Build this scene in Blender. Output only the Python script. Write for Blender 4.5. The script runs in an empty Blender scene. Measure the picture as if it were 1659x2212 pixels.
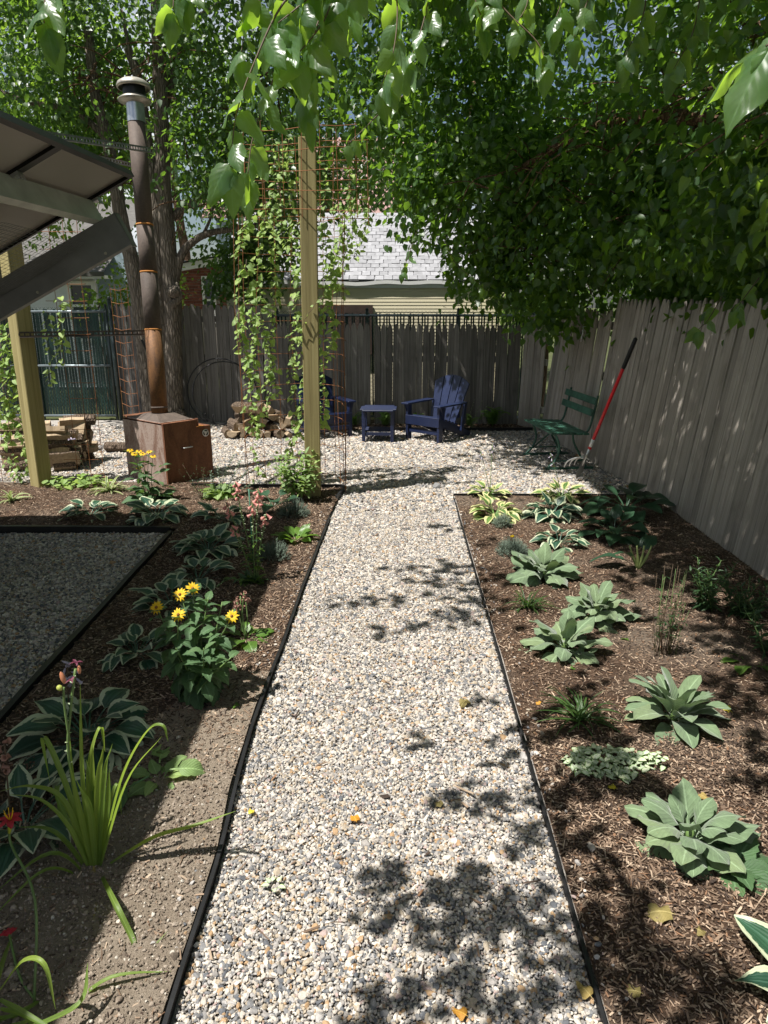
import bpy, bmesh, math, random
import numpy as np
from mathutils import Vector, Matrix, Quaternion, noise as mnoise

S = bpy.context.scene
COL = S.collection
R = math.radians
rng = random.Random(11)
nrg = np.random.default_rng(5)

# ------------------------------------------------------------------ camera, world, sun, exposure
TH, H, FPX, CX, CY = R(16.8), 1.8, 1533.0, 829.5, 1106.0     # pitch, lens height, focal length in 1659x2212 pixels
cam = bpy.data.cameras.new('camera')
cam.sensor_fit = 'VERTICAL'; cam.sensor_height = 36.0
cam.lens = 36.0 * FPX / 2212.0
cam.clip_start = 0.05; cam.clip_end = 600
co = bpy.data.objects.new('camera', cam); COL.objects.link(co)
co.location = (0, 0, H); co.rotation_euler = (math.pi / 2 - TH, 0, 0)
S.camera = co

SHX, SHY = 0.40, 0.22                                          # shadow shift per metre of height
W = bpy.data.worlds.new('World'); S.world = W; W.use_nodes = True
wn = W.node_tree; wn.nodes.clear()
sky = wn.nodes.new('ShaderNodeTexSky'); sky.sky_type = 'NISHITA'; sky.sun_disc = False
sky.sun_elevation = math.atan(1 / math.hypot(SHX, SHY)); sky.sun_rotation = math.atan2(-SHX, -SHY)
sky.air_density = 1.0; sky.dust_density = 1.6; sky.ozone_density = 1.0
bg = wn.nodes.new('ShaderNodeBackground'); bg.inputs[1].default_value = 0.050
wo = wn.nodes.new('ShaderNodeOutputWorld')
tcw = wn.nodes.new('ShaderNodeTexCoord'); cn = wn.nodes.new('ShaderNodeTexNoise'); cn.inputs['Scale'].default_value = 2.6; cn.inputs['Detail'].default_value = 7; cn.inputs['Roughness'].default_value = .58
cr_ = wn.nodes.new('ShaderNodeValToRGB'); cr_.color_ramp.elements[0].position = .50; cr_.color_ramp.elements[1].position = .66
cm = wn.nodes.new('ShaderNodeMix'); cm.data_type = 'RGBA'; cm.inputs[7].default_value = (11.5, 11.8, 12.2, 1)
wn.links.new(tcw.outputs['Generated'], cn.inputs['Vector']); wn.links.new(cn.outputs[0], cr_.inputs[0]); wn.links.new(cr_.outputs[0], cm.inputs[0]); wn.links.new(sky.outputs[0], cm.inputs[6])
wn.links.new(cm.outputs[2], bg.inputs[0]); wn.links.new(bg.outputs[0], wo.inputs[0])
sl = bpy.data.lights.new('sun', 'SUN'); sl.energy = 5.0; sl.angle = R(0.53); sl.color = (1.0, 0.965, 0.91)
so = bpy.data.objects.new('sun', sl); COL.objects.link(so)
so.rotation_euler = Vector((SHX, SHY, -1)).to_track_quat('-Z', 'Y').to_euler(); so.location = (-4, -3, 12)
S.view_settings.view_transform = 'Standard'; S.view_settings.look = 'None'
S.view_settings.gamma = 1.0; S.view_settings.use_curve_mapping = False
S.view_settings.exposure = 0.90
S.cycles.max_bounces = 8; S.cycles.transmission_bounces = 6; S.cycles.transparent_max_bounces = 8

# ------------------------------------------------------------------ where things stand: picture measurements to metres
def ray(px, py):
    a = (px - CX) / FPX; b = -(py - CY) / FPX
    return Vector((a, math.cos(TH) + b * math.sin(TH), -math.sin(TH) + b * math.cos(TH)))
def G(px, py, z=0.0):
    d = ray(px, py); return Vector((0, 0, H)) + d * ((z - H) / d.z)
def PY(px, py, y):
    d = ray(px, py); return Vector((0, 0, H)) + d * (y / d.y)
def PD(px, py, dep):
    return Vector((0, 0, H)) + ray(px, py) * dep
def PX(px, py, x):
    d = ray(px, py); return Vector((0, 0, H)) + d * (x / d.x)
def lerp(a, b, t): return a + (b - a) * t
def interp(x, xs, ys): return float(np.interp(x, xs, ys))

# ------------------------------------------------------------------ objects
def tag(o, label=None, cat=None, group=None, kind=None):
    if label: o['label'] = label
    if cat: o['category'] = cat
    if group: o['group'] = group
    if kind: o['kind'] = kind
    return o
def link(name, data, parent=None, m=None):
    o = bpy.data.objects.new(name, data); COL.objects.link(o)
    if parent is not None: o.parent = parent
    if m is not None: o.matrix_local = m
    return o
def thing(name, label, cat, loc=(0, 0, 0), rz=0.0, group=None):
    o = bpy.data.objects.new(name, None); COL.objects.link(o); o.empty_display_size = 0.1
    o.matrix_local = Matrix.Translation(Vector(loc)) @ Matrix.Rotation(rz, 4, 'Z')
    return tag(o, label, cat, group)
def copy_tree(o, parent=None):
    c = o.copy(); COL.objects.link(c)
    if parent is not None: c.parent = parent
    for ch in list(o.children): copy_tree(ch, c)
    return c
def jit(a): return rng.uniform(-a, a)

class MB:
    """collects shapes, links them as one mesh"""
    def __init__(s): s.v = []; s.f = []; s.m = []; s.sm = []
    def add(s, V, F, mi=0, smooth=False):
        b = len(s.v); s.v += [tuple(p) for p in V]
        for f in F: s.f.append([b + i for i in f]); s.m.append(mi); s.sm.append(smooth)
        return s
    def box(s, lo, hi, mi=0, M=None):
        x0, y0, z0 = lo; x1, y1, z1 = hi
        V = [(x0,y0,z0),(x1,y0,z0),(x1,y1,z0),(x0,y1,z0),(x0,y0,z1),(x1,y0,z1),(x1,y1,z1),(x0,y1,z1)]
        F = [(0,3,2,1),(4,5,6,7),(0,1,5,4),(1,2,6,5),(2,3,7,6),(3,0,4,7)]
        if M is not None: V = [M @ Vector(p) for p in V]
        return s.add(V, F, mi)
    def bar(s, a, b, w, h, mi=0, up=(0, 0, 1)):
        a = Vector(a); b = Vector(b); d = b - a; L = d.length; y = d / L
        x = y.cross(Vector(up)); x = x.normalized() if x.length > 1e-5 else Vector((1, 0, 0)); z = x.cross(y)
        M = Matrix((( x.x, y.x, z.x, a.x), (x.y, y.y, z.y, a.y), (x.z, y.z, z.z, a.z), (0, 0, 0, 1)))
        return s.box((-w/2, 0, -h/2), (w/2, L, h/2), mi, M)
    def tube(s, pts, rad, n=8, mi=0, caps=True, smooth=True, wob=0.0):
        pts = [Vector(p) for p in pts]; k = len(pts)
        if not hasattr(rad, '__len__'): rad = [rad] * k
        V = []; pn = None
        for i, p in enumerate(pts):
            t = (pts[min(i+1, k-1)] - pts[max(i-1, 0)]); t = t.normalized() if t.length > 1e-9 else Vector((0,0,1))
            if pn is None:
                pn = t.orthogonal().normalized()
            else:
                pn = (pn - t * pn.dot(t)); pn = pn.normalized() if pn.length > 1e-6 else t.orthogonal().normalized()
            bt = t.cross(pn)
            for j in range(n):
                a = 2*math.pi*j/n
                q = p + (pn*math.cos(a) + bt*math.sin(a)) * rad[i]
                if wob: q = q + (q-p) * wob * mnoise.noise(q * 6)
                V.append(q)
        F = [(i*n+j, i*n+(j+1) % n, (i+1)*n+(j+1) % n, (i+1)*n+j) for i in range(k-1) for j in range(n)]
        s.add(V, F, mi, smooth)
        if caps: s.f.append([len(s.v)-k*n+j for j in range(n)][::-1]); s.m.append(mi); s.sm.append(False); s.f.append([len(s.v)-n+j for j in range(n)]); s.m.append(mi); s.sm.append(False)
        return s
    def lathe(s, prof, n=24, mi=0, M=None, smooth=True):
        V = []; 
        for r, z in prof:
            for j in range(n):
                a = 2*math.pi*j/n; V.append((r*math.cos(a), r*math.sin(a), z))
        k = len(prof)
        F = [(i*n+j, i*n+(j+1) % n, (i+1)*n+(j+1) % n, (i+1)*n+j) for i in range(k-1) for j in range(n)]
        if M is not None: V = [M @ Vector(p) for p in V]
        return s.add(V, F, mi, smooth)
    def mesh(s, name, mats, bev=0.0):
        me = bpy.data.meshes.new(name); me.from_pydata(s.v, [], s.f)
        for m in (mats if isinstance(mats, (list, tuple)) else [mats]): me.materials.append(m)
        me.polygons.foreach_set('material_index', s.m); me.polygons.foreach_set('use_smooth', s.sm)
        me.update()
        if bev > 0:
            b = bmesh.new(); b.from_mesh(me)
            es = [e for e in b.edges if len(e.link_faces) == 2 and e.calc_face_angle(0) > 0.7]
            bmesh.ops.bevel(b, geom=es, offset=bev, segments=1, affect='EDGES', profile=0.5, clamp_overlap=True)
            b.to_mesh(me); b.free()
        return me
    def build(s, name, mats, parent=None, m=None, bev=0.0):
        return link(name, s.mesh(name, mats, bev), parent, m)

def smoothpath(pts, n=6):
    """Catmull-Rom through points"""
    P = [Vector(p) for p in pts]; P = [P[0]*2-P[1]] + P + [P[-1]*2-P[-2]]
    out = []
    for i in range(1, len(P)-2):
        for k in range(n):
            t = k/n; a, b, c, d = P[i-1], P[i], P[i+1], P[i+2]
            out.append(0.5*((2*b) + (c-a)*t + (2*a-5*b+4*c-d)*t*t + (3*b-a-3*c+d)*t**3))
    out.append(P[-2]); return out

# ------------------------------------------------------------------ materials
def newmat(name):
    m = bpy.data.materials.new(name); m.use_nodes = True; nt = m.node_tree; nt.nodes.clear()
    return m, nt
def N(nt, t, props=None, **ins):
    n = nt.nodes.new(t)
    for k, v in (props or {}).items(): setattr(n, k, v)
    for k, v in ins.items():
        key = int(k[1:]) if k[0] == 'i' and k[1:].isdigit() else k.replace('_', ' ')
        sk = n.inputs[key]
        if isinstance(v, bpy.types.NodeSocket): nt.links.new(v, sk)
        else: sk.default_value = v
    return n
def ramp(nt, fac, stops, interp_='LINEAR'):
    n = nt.nodes.new('ShaderNodeValToRGB'); cr = n.color_ramp; cr.interpolation = interp_
    while len(cr.elements) < len(stops): cr.elements.new(0.5)
    for e, (p, c) in zip(cr.elements, stops): e.position = p; e.color = (c[0], c[1], c[2], 1)
    nt.links.new(fac, n.inputs[0]); return n.outputs[0]
def math_(nt, op, a, b=None, c=None):
    kw = {'i0': a}
    if b is not None: kw['i1'] = b
    if c is not None: kw['i2'] = c
    return N(nt, 'ShaderNodeMath', {'operation': op}, **kw).outputs[0]
def mixc(nt, f, a, b, mode='MIX'):
    n = nt.nodes.new('ShaderNodeMix'); n.data_type = 'RGBA'; n.blend_type = mode
    for i, v in ((0, f), (6, a), (7, b)):
        if isinstance(v, bpy.types.NodeSocket): nt.links.new(v, n.inputs[i])
        else: n.inputs[i].default_value = v if i == 0 else (*v[:3], 1)
    return n.outputs[2]
def finish(nt, sh):
    o = nt.nodes.new('ShaderNodeOutputMaterial'); nt.links.new(sh, o.inputs[0])
def pbsdf(nt, col, rough=0.6, metal=0.0, bump=None, bs=0.3, bd=0.01, spec=0.5, **kw):
    n = nt.nodes.new('ShaderNodeBsdfPrincipled')
    for k, v in (('Base Color', col), ('Roughness', rough), ('Metallic', metal), ('Specular IOR Level', spec)):
        if isinstance(v, bpy.types.NodeSocket): nt.links.new(v, n.inputs[k])
        else: n.inputs[k].default_value = (*v[:3], 1) if k == 'Base Color' else v
    for k, v in kw.items(): n.inputs[k.replace('_', ' ')].default_value = v
    if bump is not None:
        b = N(nt, 'ShaderNodeBump', None, Strength=bs, Distance=bd, Height=bump); nt.links.new(b.outputs[0], n.inputs['Normal'])
    return n.outputs[0]
def objco(nt, scale=(1, 1, 1), rand=True):
    tc = nt.nodes.new('ShaderNodeTexCoord'); mp = nt.nodes.new('ShaderNodeMapping'); mp.inputs['Scale'].default_value = scale
    nt.links.new(tc.outputs['Object'], mp.inputs[0])
    oi = nt.nodes.new('ShaderNodeObjectInfo')
    return mp.outputs[0], oi.outputs['Random']
def noise(nt, vec, scale, detail=4, rough=0.6, w=None, dist=0.0):
    n = nt.nodes.new('ShaderNodeTexNoise')
    if w is not None:
        n.noise_dimensions = '4D'; nt.links.new(w, n.inputs['W'])
    nt.links.new(vec, n.inputs['Vector']); n.inputs['Scale'].default_value = scale; n.inputs['Detail'].default_value = detail
    n.inputs['Roughness'].default_value = rough; n.inputs['Distortion'].default_value = dist
    return n.outputs[0]

def wood_mat(name, stops, scale=(40, 40, 1.6), rand=0.5, rough=0.85, stain=None, knots=True):
    m, nt = newmat(name)
    v, rnd = objco(nt, scale); w = math_(nt, 'MULTIPLY', rnd, 90.0)
    a = noise(nt, v, 1.0, 6, 0.65, w, 0.4)
    v2, _ = objco(nt, (3, 3, 0.9)); b = noise(nt, v2, 1.0, 3, 0.5, w)
    c = ramp(nt, a, stops)
    g = math_(nt, 'MULTIPLY_ADD', rnd, rand, 1.0 - rand/2)
    g2 = math_(nt, 'MULTIPLY', g, math_(nt, 'MULTIPLY_ADD', b, 0.7, 0.62))
    gg = nt.nodes.new('ShaderNodeCombineColor')
    for i in range(3): nt.links.new(g2, gg.inputs[i])
    c = mixc(nt, 1.0, c, gg.outputs[0], 'MULTIPLY')
    if knots:
        v3, _ = objco(nt, (16, 16, 5)); k = nt.nodes.new('ShaderNodeTexVoronoi'); k.voronoi_dimensions = '4D'
        nt.links.new(v3, k.inputs['Vector']); nt.links.new(w, k.inputs['W']); k.inputs['Scale'].default_value = 0.42
        kf = ramp(nt, k.outputs['Distance'], [(0.0, (0.7,)*3), (0.10, (0.6,)*3), (0.16, (0,)*3)])
        c = mixc(nt, kf, c, tuple(x*0.35 for x in stops[0][1]))
    if stain:
        v4, _ = objco(nt, (1, 1, 1)); s = noise(nt, v4, 2.2, 4, 0.6, w)
        c = mixc(nt, ramp(nt, s, [(0.54, (0,)*3), (0.76, (0.7,)*3)]), c, stain)
    finish(nt, pbsdf(nt, c, rough, 0, a, 0.5, 0.004, 0.25)); return m

def plain(name, col, rough=0.5, metal=0.0, var=0.12, scale=6, bs=0.15, spec=0.5, bumpscale=60, rand=0.15):
    m, nt = newmat(name)
    v, rnd = objco(nt); w = math_(nt, 'MULTIPLY', rnd, 40.0)
    a = noise(nt, v, scale, 5, 0.6, w); b = noise(nt, v, bumpscale, 4, 0.6, w)
    d = tuple(x*(1-var*1.6) for x in col); l = tuple(min(1, x*(1+var)) for x in col)
    c = ramp(nt, a, [(0.3, d), (0.7, l)])
    g = math_(nt, 'MULTIPLY_ADD', rnd, rand, 1.0-rand/2)
    gg = nt.nodes.new('ShaderNodeCombineColor')
    for i in range(3): nt.links.new(g, gg.inputs[i])
    c = mixc(nt, 1.0, c, gg.outputs[0], 'MULTIPLY')
    finish(nt, pbsdf(nt, c, rough, metal, b, bs, 0.003, spec)); return m

def leaf_mat(name, col, trans=(0.28, 0.42, 0.06), tf=0.35, rough=0.42, margin=None, mw=0.55, vein=0.25, hue=0.5, spec=0.5, pleat=0.0, fuzz=0.0, attr=False, veinscale=9.0, bst=0.22):
    m, nt = newmat(name)
    oi = nt.nodes.new('ShaderNodeObjectInfo'); rnd = oi.outputs['Random']
    if attr:
        at = nt.nodes.new('ShaderNodeAttribute'); at.attribute_name = 'rnd'; rnd = at.outputs['Fac']
    dk = tuple(x*(1-0.45*hue) for x in col); lt = (col[0]*(1+0.75*hue), col[1]*(1+0.45*hue), col[2]*(1+0.15*hue))
    c = ramp(nt, rnd, [(0.0, dk), (0.5, col), (1.0, lt)])
    bump = None
    if not attr:
        uv = nt.nodes.new('ShaderNodeTexCoord'); sx = nt.nodes.new('ShaderNodeSeparateXYZ'); nt.links.new(uv.outputs['UV'], sx.inputs[0])
        au = math_(nt, 'ABSOLUTE', math_(nt, 'MULTIPLY_ADD', sx.outputs[0], 2.0, -1.0))
        vv = sx.outputs[1]
        nz = noise(nt, uv.outputs['UV'], 6.0, 4, 0.6, math_(nt, 'MULTIPLY', rnd, 30.0))
        mot = ramp(nt, nz, [(0.3, (0.8,)*3), (0.7, (1.12,)*3)])
        c = mixc(nt, 1.0, c, mot, 'MULTIPLY')
        if pleat:   # parallel veins that follow the leaf's length
            wv = math_(nt, 'SINE', math_(nt, 'MULTIPLY', au, 26.0))
            bump = wv
        else:
            wv = math_(nt, 'SINE', math_(nt, 'MULTIPLY', math_(nt, 'MULTIPLY_ADD', au, -0.35, vv), veinscale*6.283))
            bump = wv
        vf = ramp(nt, wv, [(0.0, (0,)*3), (0.93, (0,)*3), (1.0, (vein*0.5,)*3)])
        c = mixc(nt, vf, c, tuple(min(1, x*2.4+0.05) for x in col))
        mid = ramp(nt, au, [(0.0, (vein,)*3), (0.05, (vein,)*3), (0.09, (0,)*3)])
        c = mixc(nt, mid, c, tuple(min(1, x*2.6+0.08) for x in col))
        sp_ = noise(nt, uv.outputs['UV'], 13.0, 2, 0.5, math_(nt, 'MULTIPLY_ADD', rnd, 51.0, 7.0))
        spm = math_(nt, 'MULTIPLY', ramp(nt, sp_, [(0.68, (0,)*3), (0.73, (.75,)*3)]), ramp(nt, rnd, [(0.3, (0.15,)*3), (0.8, (1,)*3)]))
        if margin is not None:
            edge = math_(nt, 'MULTIPLY_ADD', nz, 0.7, math_(nt, 'SUBTRACT', au, 0.35))
            tipf = math_(nt, 'MULTIPLY', math_(nt, 'POWER', vv, 6.0), 0.4)
            ef = ramp(nt, math_(nt, 'ADD', edge, tipf), [(mw, (0,)*3), (mw+0.035, (1,)*3)])
            c = mixc(nt, ef, c, margin)
            trans_c = mixc(nt, ef, trans, tuple(min(0.8, x*1.0) for x in margin))
        else: trans_c = None
        c = mixc(nt, spm, c, (.15,.105,.045))
    else: trans_c = None
    geo = nt.nodes.new('ShaderNodeNewGeometry')
    c2 = mixc(nt, math_(nt, 'MULTIPLY', geo.outputs['Backfacing'], 0.45), c, tuple(min(1, x*1.7+0.02) for x in col))
    kw = {}
    if fuzz: kw = {'Sheen_Weight': fuzz, 'Sheen_Roughness': 0.5}
    p = pbsdf(nt, c2, rough, 0, bump, bst if bump is not None else 0, 0.0025, spec, **kw)
    t = nt.nodes.new('ShaderNodeBsdfTranslucent')
    if trans_c is not None: nt.links.new(trans_c, t.inputs[0])
    else: t.inputs[0].default_value = (*trans, 1)
    mx = nt.nodes.new('ShaderNodeMixShader'); mx.inputs[0].default_value = tf
    nt.links.new(p, mx.inputs[1]); nt.links.new(t.outputs[0], mx.inputs[2])
    finish(nt, mx.outputs[0]); return m

def rust_mat(name, stops, rough=0.75, metal=0.25, sc=3.0, streak=True):
    m, nt = newmat(name)
    v, rnd = objco(nt, (1, 1, 0.35 if streak else 1)); v2, _ = objco(nt)
    a = noise(nt, v, sc*2.2, 8, 0.68, None, 0.6); b = noise(nt, v2, 55, 5, 0.7)
    f = math_(nt, 'MULTIPLY_ADD', b, 0.35, math_(nt, 'MULTIPLY', a, 0.8))
    c = ramp(nt, f, stops)
    finish(nt, pbsdf(nt, c, rough, metal, b, 0.3, 0.002, 0.3)); return m

def ground_mat(name, stops, sc=8.0, fine=90.0, bs=0.8, bd=0.02, patch=None, rough=0.95):
    m, nt = newmat(name)
    tc = nt.nodes.new('ShaderNodeTexCoord'); v = tc.outputs['Object']
    a = noise(nt, v, sc, 6, 0.65); b = noise(nt, v, fine, 6, 0.75)
    f = math_(nt, 'MULTIPLY_ADD', b, 0.6, math_(nt, 'MULTIPLY', a, 0.45))
    c = ramp(nt, f, stops)
    if patch:
        p = noise(nt, v, patch[0], 4, 0.55); c = mixc(nt, ramp(nt, p, [(patch[1], (0,)*3), (patch[2], (1,)*3)]), c, patch[3])
    finish(nt, pbsdf(nt, c, rough, 0, f, bs, bd, 0.2)); return m

def rand_stone_mat(name, stops, rough=0.75, amt=0.35, patch=None):
    m, nt = newmat(name)
    oi = nt.nodes.new('ShaderNodeObjectInfo'); c = ramp(nt, oi.outputs['Random'], stops, 'CONSTANT')
    tc = nt.nodes.new('ShaderNodeTexCoord')
    a = noise(nt, tc.outputs['Object'], 2.2, 4, 0.6, math_(nt, 'MULTIPLY', oi.outputs['Random'], 99.0))
    g = ramp(nt, a, [(0.2, (1-amt,)*3), (0.8, (1+amt*0.5,)*3)])
    c = mixc(nt, 1.0, c, g, 'MULTIPLY')
    if patch:
        pc = nt.nodes.new('ShaderNodeNewGeometry')
        p = noise(nt, pc.outputs['Position'], patch[0], 3, 0.55); c = mixc(nt, ramp(nt, p, [(patch[1], (0,)*3), (patch[2], (patch[4],)*3)]), c, patch[3])
    finish(nt, pbsdf(nt, c, rough, 0, None, spec=0.3)); return m

def g3(v, t=1.0): return (v, v*t, v*t*t)
M = {}
M['stone'] = rand_stone_mat('gravel stone', [(0.0, (.50,.45,.385)), (.13, (.41,.365,.315)), (.27, (.27,.25,.23)), (.40, (.56,.515,.45)), (.50, (.17,.168,.168)),
    (.61, (.36,.30,.225)), (.72, (.105,.11,.12)), (.80, (.36,.34,.32)), (.89, (.34,.225,.125)), (.93, (.34,.26,.235)), (.96, (.21,.20,.19))])
M['gravel_base'] = ground_mat('gravel grit', [(0.2, (.05,.047,.043)), (.45, (.24,.22,.20)), (.6, (.42,.39,.35)), (.8, (.15,.15,.15))], 14, 130, 1.0, 0.02)  # grit under the stones; its dark tones also paint in shade of the gaps
M['mulch'] = ground_mat('mulched soil', [(0.25, (.018,.011,.007)), (.5, (.075,.045,.028)), (.66, (.15,.095,.062)), (.85, (.26,.18,.12))], 9, 120, 1.0, 0.03,
    (0.9, 0.50, 0.66, (.16,.125,.095)))
M['chip'] = rand_stone_mat('shredded bark chip', [(0, (.13,.088,.060)), (.20, (.065,.044,.032)), (.38, (.20,.138,.094)), (.60, (.30,.215,.15)), (.76, (.045,.031,.024)), (.85, (.42,.32,.23)), (.95, (.23,.13,.075))], 0.9, 0.4)
M['crumb'] = rand_stone_mat('soil crumb', [(0, (.19,.15,.115)), (.3, (.25,.205,.16)), (.6, (.12,.095,.072)), (.75, (.30,.25,.20)), (.96, (.44,.40,.34))], 0.95, 0.3)
M['soil'] = ground_mat('bare soil', [(0.25, (.13,.10,.073)), (.5, (.26,.21,.158)), (.75, (.37,.31,.245))], 9, 110, 1.0, 0.03)
M['grass_ground'] = ground_mat('far ground', [(0.3, (.03,.035,.012)), (.6, (.07,.08,.03)), (.8, (.12,.11,.06))], 2, 30, .5, .03)
M['edging'] = plain('black edging plastic', (.012,.012,.013), 0.45, 0, .3, 9, .2, .4)
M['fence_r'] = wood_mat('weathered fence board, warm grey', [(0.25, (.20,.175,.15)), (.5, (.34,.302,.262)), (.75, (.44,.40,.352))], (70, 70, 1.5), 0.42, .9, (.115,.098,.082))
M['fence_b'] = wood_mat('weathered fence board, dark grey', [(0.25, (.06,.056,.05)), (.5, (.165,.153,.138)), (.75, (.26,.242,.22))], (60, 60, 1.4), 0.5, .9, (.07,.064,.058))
M['post'] = wood_mat('pressure treated timber', [(0.25, (.135,.110,.042)), (.48, (.27,.225,.098)), (.62, (.32,.275,.128)), (.8, (.21,.15,.065))], (34, 34, 0.7), 0.15, .75)
M['rust_box'] = rust_mat('rusted steel plate', [(0.25, (.035,.018,.012)), (.45, (.105,.043,.024)), (.6, (.17,.072,.038)), (.78, (.24,.12,.065))], .7, .2)
M['rust_pale'] = rust_mat('pale scale on rust', [(0.25, (.07,.035,.024)), (.48, (.19,.115,.085)), (.62, (.32,.25,.21)), (.8, (.20,.12,.09))], .75, .1, 3)
M['pipe'] = rust_mat('brown stove pipe', [(0.25, (.03,.023,.019)), (.5, (.075,.058,.048)), (.68, (.115,.088,.072)), (.85, (.15,.11,.085))], .72, .1, 3)
M['pipe_or'] = rust_mat('orange rusted pipe', [(0.3, (.035,.021,.014)), (.5, (.085,.045,.024)), (.64, (.17,.083,.034)), (.85, (.26,.13,.048))], .65, .25, 2.2)
M['orange_rust'] = rust_mat('fresh orange rust', [(0.2, (.22,.085,.022)), (.6, (.36,.15,.035)), (.9, (.42,.22,.08))], .8, .1, 5)
M['wire_rust'] = rust_mat('rusted wire', [(0.2, (.09,.035,.016)), (.5, (.22,.088,.034)), (.8, (.32,.14,.06))], .75, .2, 12, False)
M['galv'] = plain('galvanised steel', (.50,.52,.54), .32, 0.9, .18, 14, .15)
M['galv_d'] = plain('dull slotted steel', (.26,.26,.265), .45, 0.7, .2, 20, .2)
M['steel_dk'] = plain('brown slotted steel', (.075,.06,.05), .5, .5, .25, 20, .2)
M['cap_paint'] = plain('weathered chimney cap', (.42,.385,.33), .42, .6, .25, 10, .2)
M['black'] = plain('black metal', (.013,.013,.014), .5, .3, .3, 14, .2)
M['beam'] = plain('grey painted beam', (.165,.168,.17), .55, .0, .16, 5, .2)
M['purlin'] = plain('galvanised purlin', (.50,.52,.47), .45, .12, .14, 7, .12)
M['frame_dk'] = plain('anodised dark frame', (.020,.019,.018), .4, .5, .2, 9, .1)
M['screw'] = plain('zinc screw', (.6,.58,.5), .35, .8, .1, 30, .1)
M['navy'] = plain('navy recycled plastic', (.010,.017,.052), .38, 0, .12, 20, .12, .5, 140, .2)
M['green_paint'] = plain('old green paint', (.035,.105,.072), .5, 0, .35, 12, .35, .5, 70, .3)
M['red'] = plain('red lacquered pole', (.62,.012,.022), .3, 0, .08, 9, .03, .5)
M['grip'] = plain('black rubber grip', (.010,.010,.011), .7, 0, .2, 20, .2)
M['white_label'] = plain('white paper label', (.75,.74,.73), .5, 0, .05)
M['alu'] = plain('dull aluminium', (.55,.55,.54), .35, .85, .15, 20, .1)
M['cl_green'] = plain('dark green slat', (.008,.036,.028), .45, 0, .2, 8, .1, .4, 60, .5)
M['rail'] = plain('grey steel tube', (.19,.225,.24), .4, .5, .15, 10)
M['cl_wire'] = plain('green coated wire', (.045,.06,.058), .45, .4, .2)
M['siding_y'] = plain('cream vinyl siding', (.72,.65,.46), .5, 0, .04, 3, .04)
M['siding_w'] = plain('white siding', (.70,.72,.74), .5, 0, .05, 3, .05)
M['trim_w'] = plain('white trim', (.76,.76,.75), .45, 0, .05, 3, .05)
M['shingle'] = plain('grey asphalt shingle', (.27,.27,.285), .9, 0, .14, 14, .5, .2, 220, .28)
M['shingle_r'] = plain('pinkish asphalt shingle', (.33,.21,.195), .9, 0, .15, 14, .5, .2, 200, .2)
M['shingle_d'] = plain('dark shingle', (.11,.105,.10), .9, 0, .15, 14, .5, .2, 200, .2)
M['brick'] = plain('red brick', (.22,.085,.062), .85, 0, .2, 20, .4, .2, 90, .5)
M['mortar'] = plain('mortar', (.34,.31,.28), .9, 0, .1)
M['brown'] = plain('dark brown panel', (.05,.03,.022), .6, 0, .2)
def glass_mat():
    m, nt = newmat('window glass'); finish(nt, pbsdf(nt, (.035,.05,.065), .05, 0, None, spec=.8)); return m
M['glass'] = glass_mat()
def panel_mat():
    m, nt = newmat('solar panel backsheet')
    v, rnd = objco(nt); a = noise(nt, v, 5, 4)
    c = ramp(nt, a, [(.3, (.80,.78,.75)), (.7, (.86,.84,.81))])
    p = pbsdf(nt, c, .28, 0, None, spec=.5); t = N(nt, 'ShaderNodeBsdfTranslucent', None, Color=(.62,.58,.52,1))
    mx = nt.nodes.new('ShaderNodeMixShader'); mx.inputs[0].default_value = .70
    nt.links.new(p, mx.inputs[1]); nt.links.new(t.outputs[0], mx.inputs[2]); finish(nt, mx.outputs[0]); return m
M['panel'] = panel_mat()
def cell_mat():
    m, nt = newmat('solar cell face'); p = pbsdf(nt, (.012,.016,.035), .15); t = N(nt, 'ShaderNodeBsdfTranslucent', None, Color=(.7,.66,.6,1))
    mx = nt.nodes.new('ShaderNodeMixShader'); mx.inputs[0].default_value = .20; nt.links.new(p, mx.inputs[1]); nt.links.new(t.outputs[0], mx.inputs[2]); finish(nt, mx.outputs[0]); return m
M['cell'] = cell_mat()
def bark_mat(name, c0, c1, sc=1.0):
    m, nt = newmat(name)
    v, rnd = objco(nt, (16*sc, 16*sc, 3.2*sc)); a = noise(nt, v, 1.0, 8, .7, None, .8); v2, _ = objco(nt); b = noise(nt, v2, 2.2, 3)
    vo = nt.nodes.new('ShaderNodeTexVoronoi'); vo.feature = 'DISTANCE_TO_EDGE'
    vm = mixc(nt, .12, v, N(nt, 'ShaderNodeTexNoise', None, Vector=v, Scale=1.5).outputs[1], 'ADD')
    nt.links.new(vm, vo.inputs['Vector']); vo.inputs['Scale'].default_value = 1.3
    rid = ramp(nt, vo.outputs['Distance'], [(0, (0,)*3), (.25, (1,)*3)])
    f = math_(nt, 'MULTIPLY', math_(nt, 'MULTIPLY_ADD', a, .6, .45), math_(nt, 'MULTIPLY_ADD', rid, .6, .4))
    c = ramp(nt, f, [(.12, c0), (.7, c1)])
    c = mixc(nt, ramp(nt, b, [(.45, (0,)*3), (.7, (.45,)*3)]), c, tuple(x*1.25 for x in c1))
    finish(nt, pbsdf(nt, c, .92, 0, f, 1.0, .03, .2)); return m
M['bark'] = bark_mat('furrowed grey brown bark', (.035,.028,.022), (.19,.16,.128), 1.5)
M['bark2'] = bark_mat('brown bark', (.03,.018,.011), (.19,.115,.07), 1.3)
M['logbark'] = bark_mat('log bark', (.03,.022,.017), (.17,.125,.09), 1.6)
M['logwood'] = wood_mat('split log wood', [(0.2, (.16,.115,.07)), (.5, (.32,.24,.155)), (.8, (.44,.35,.25))], (30, 30, 2), .5, .9, None, False)
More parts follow.
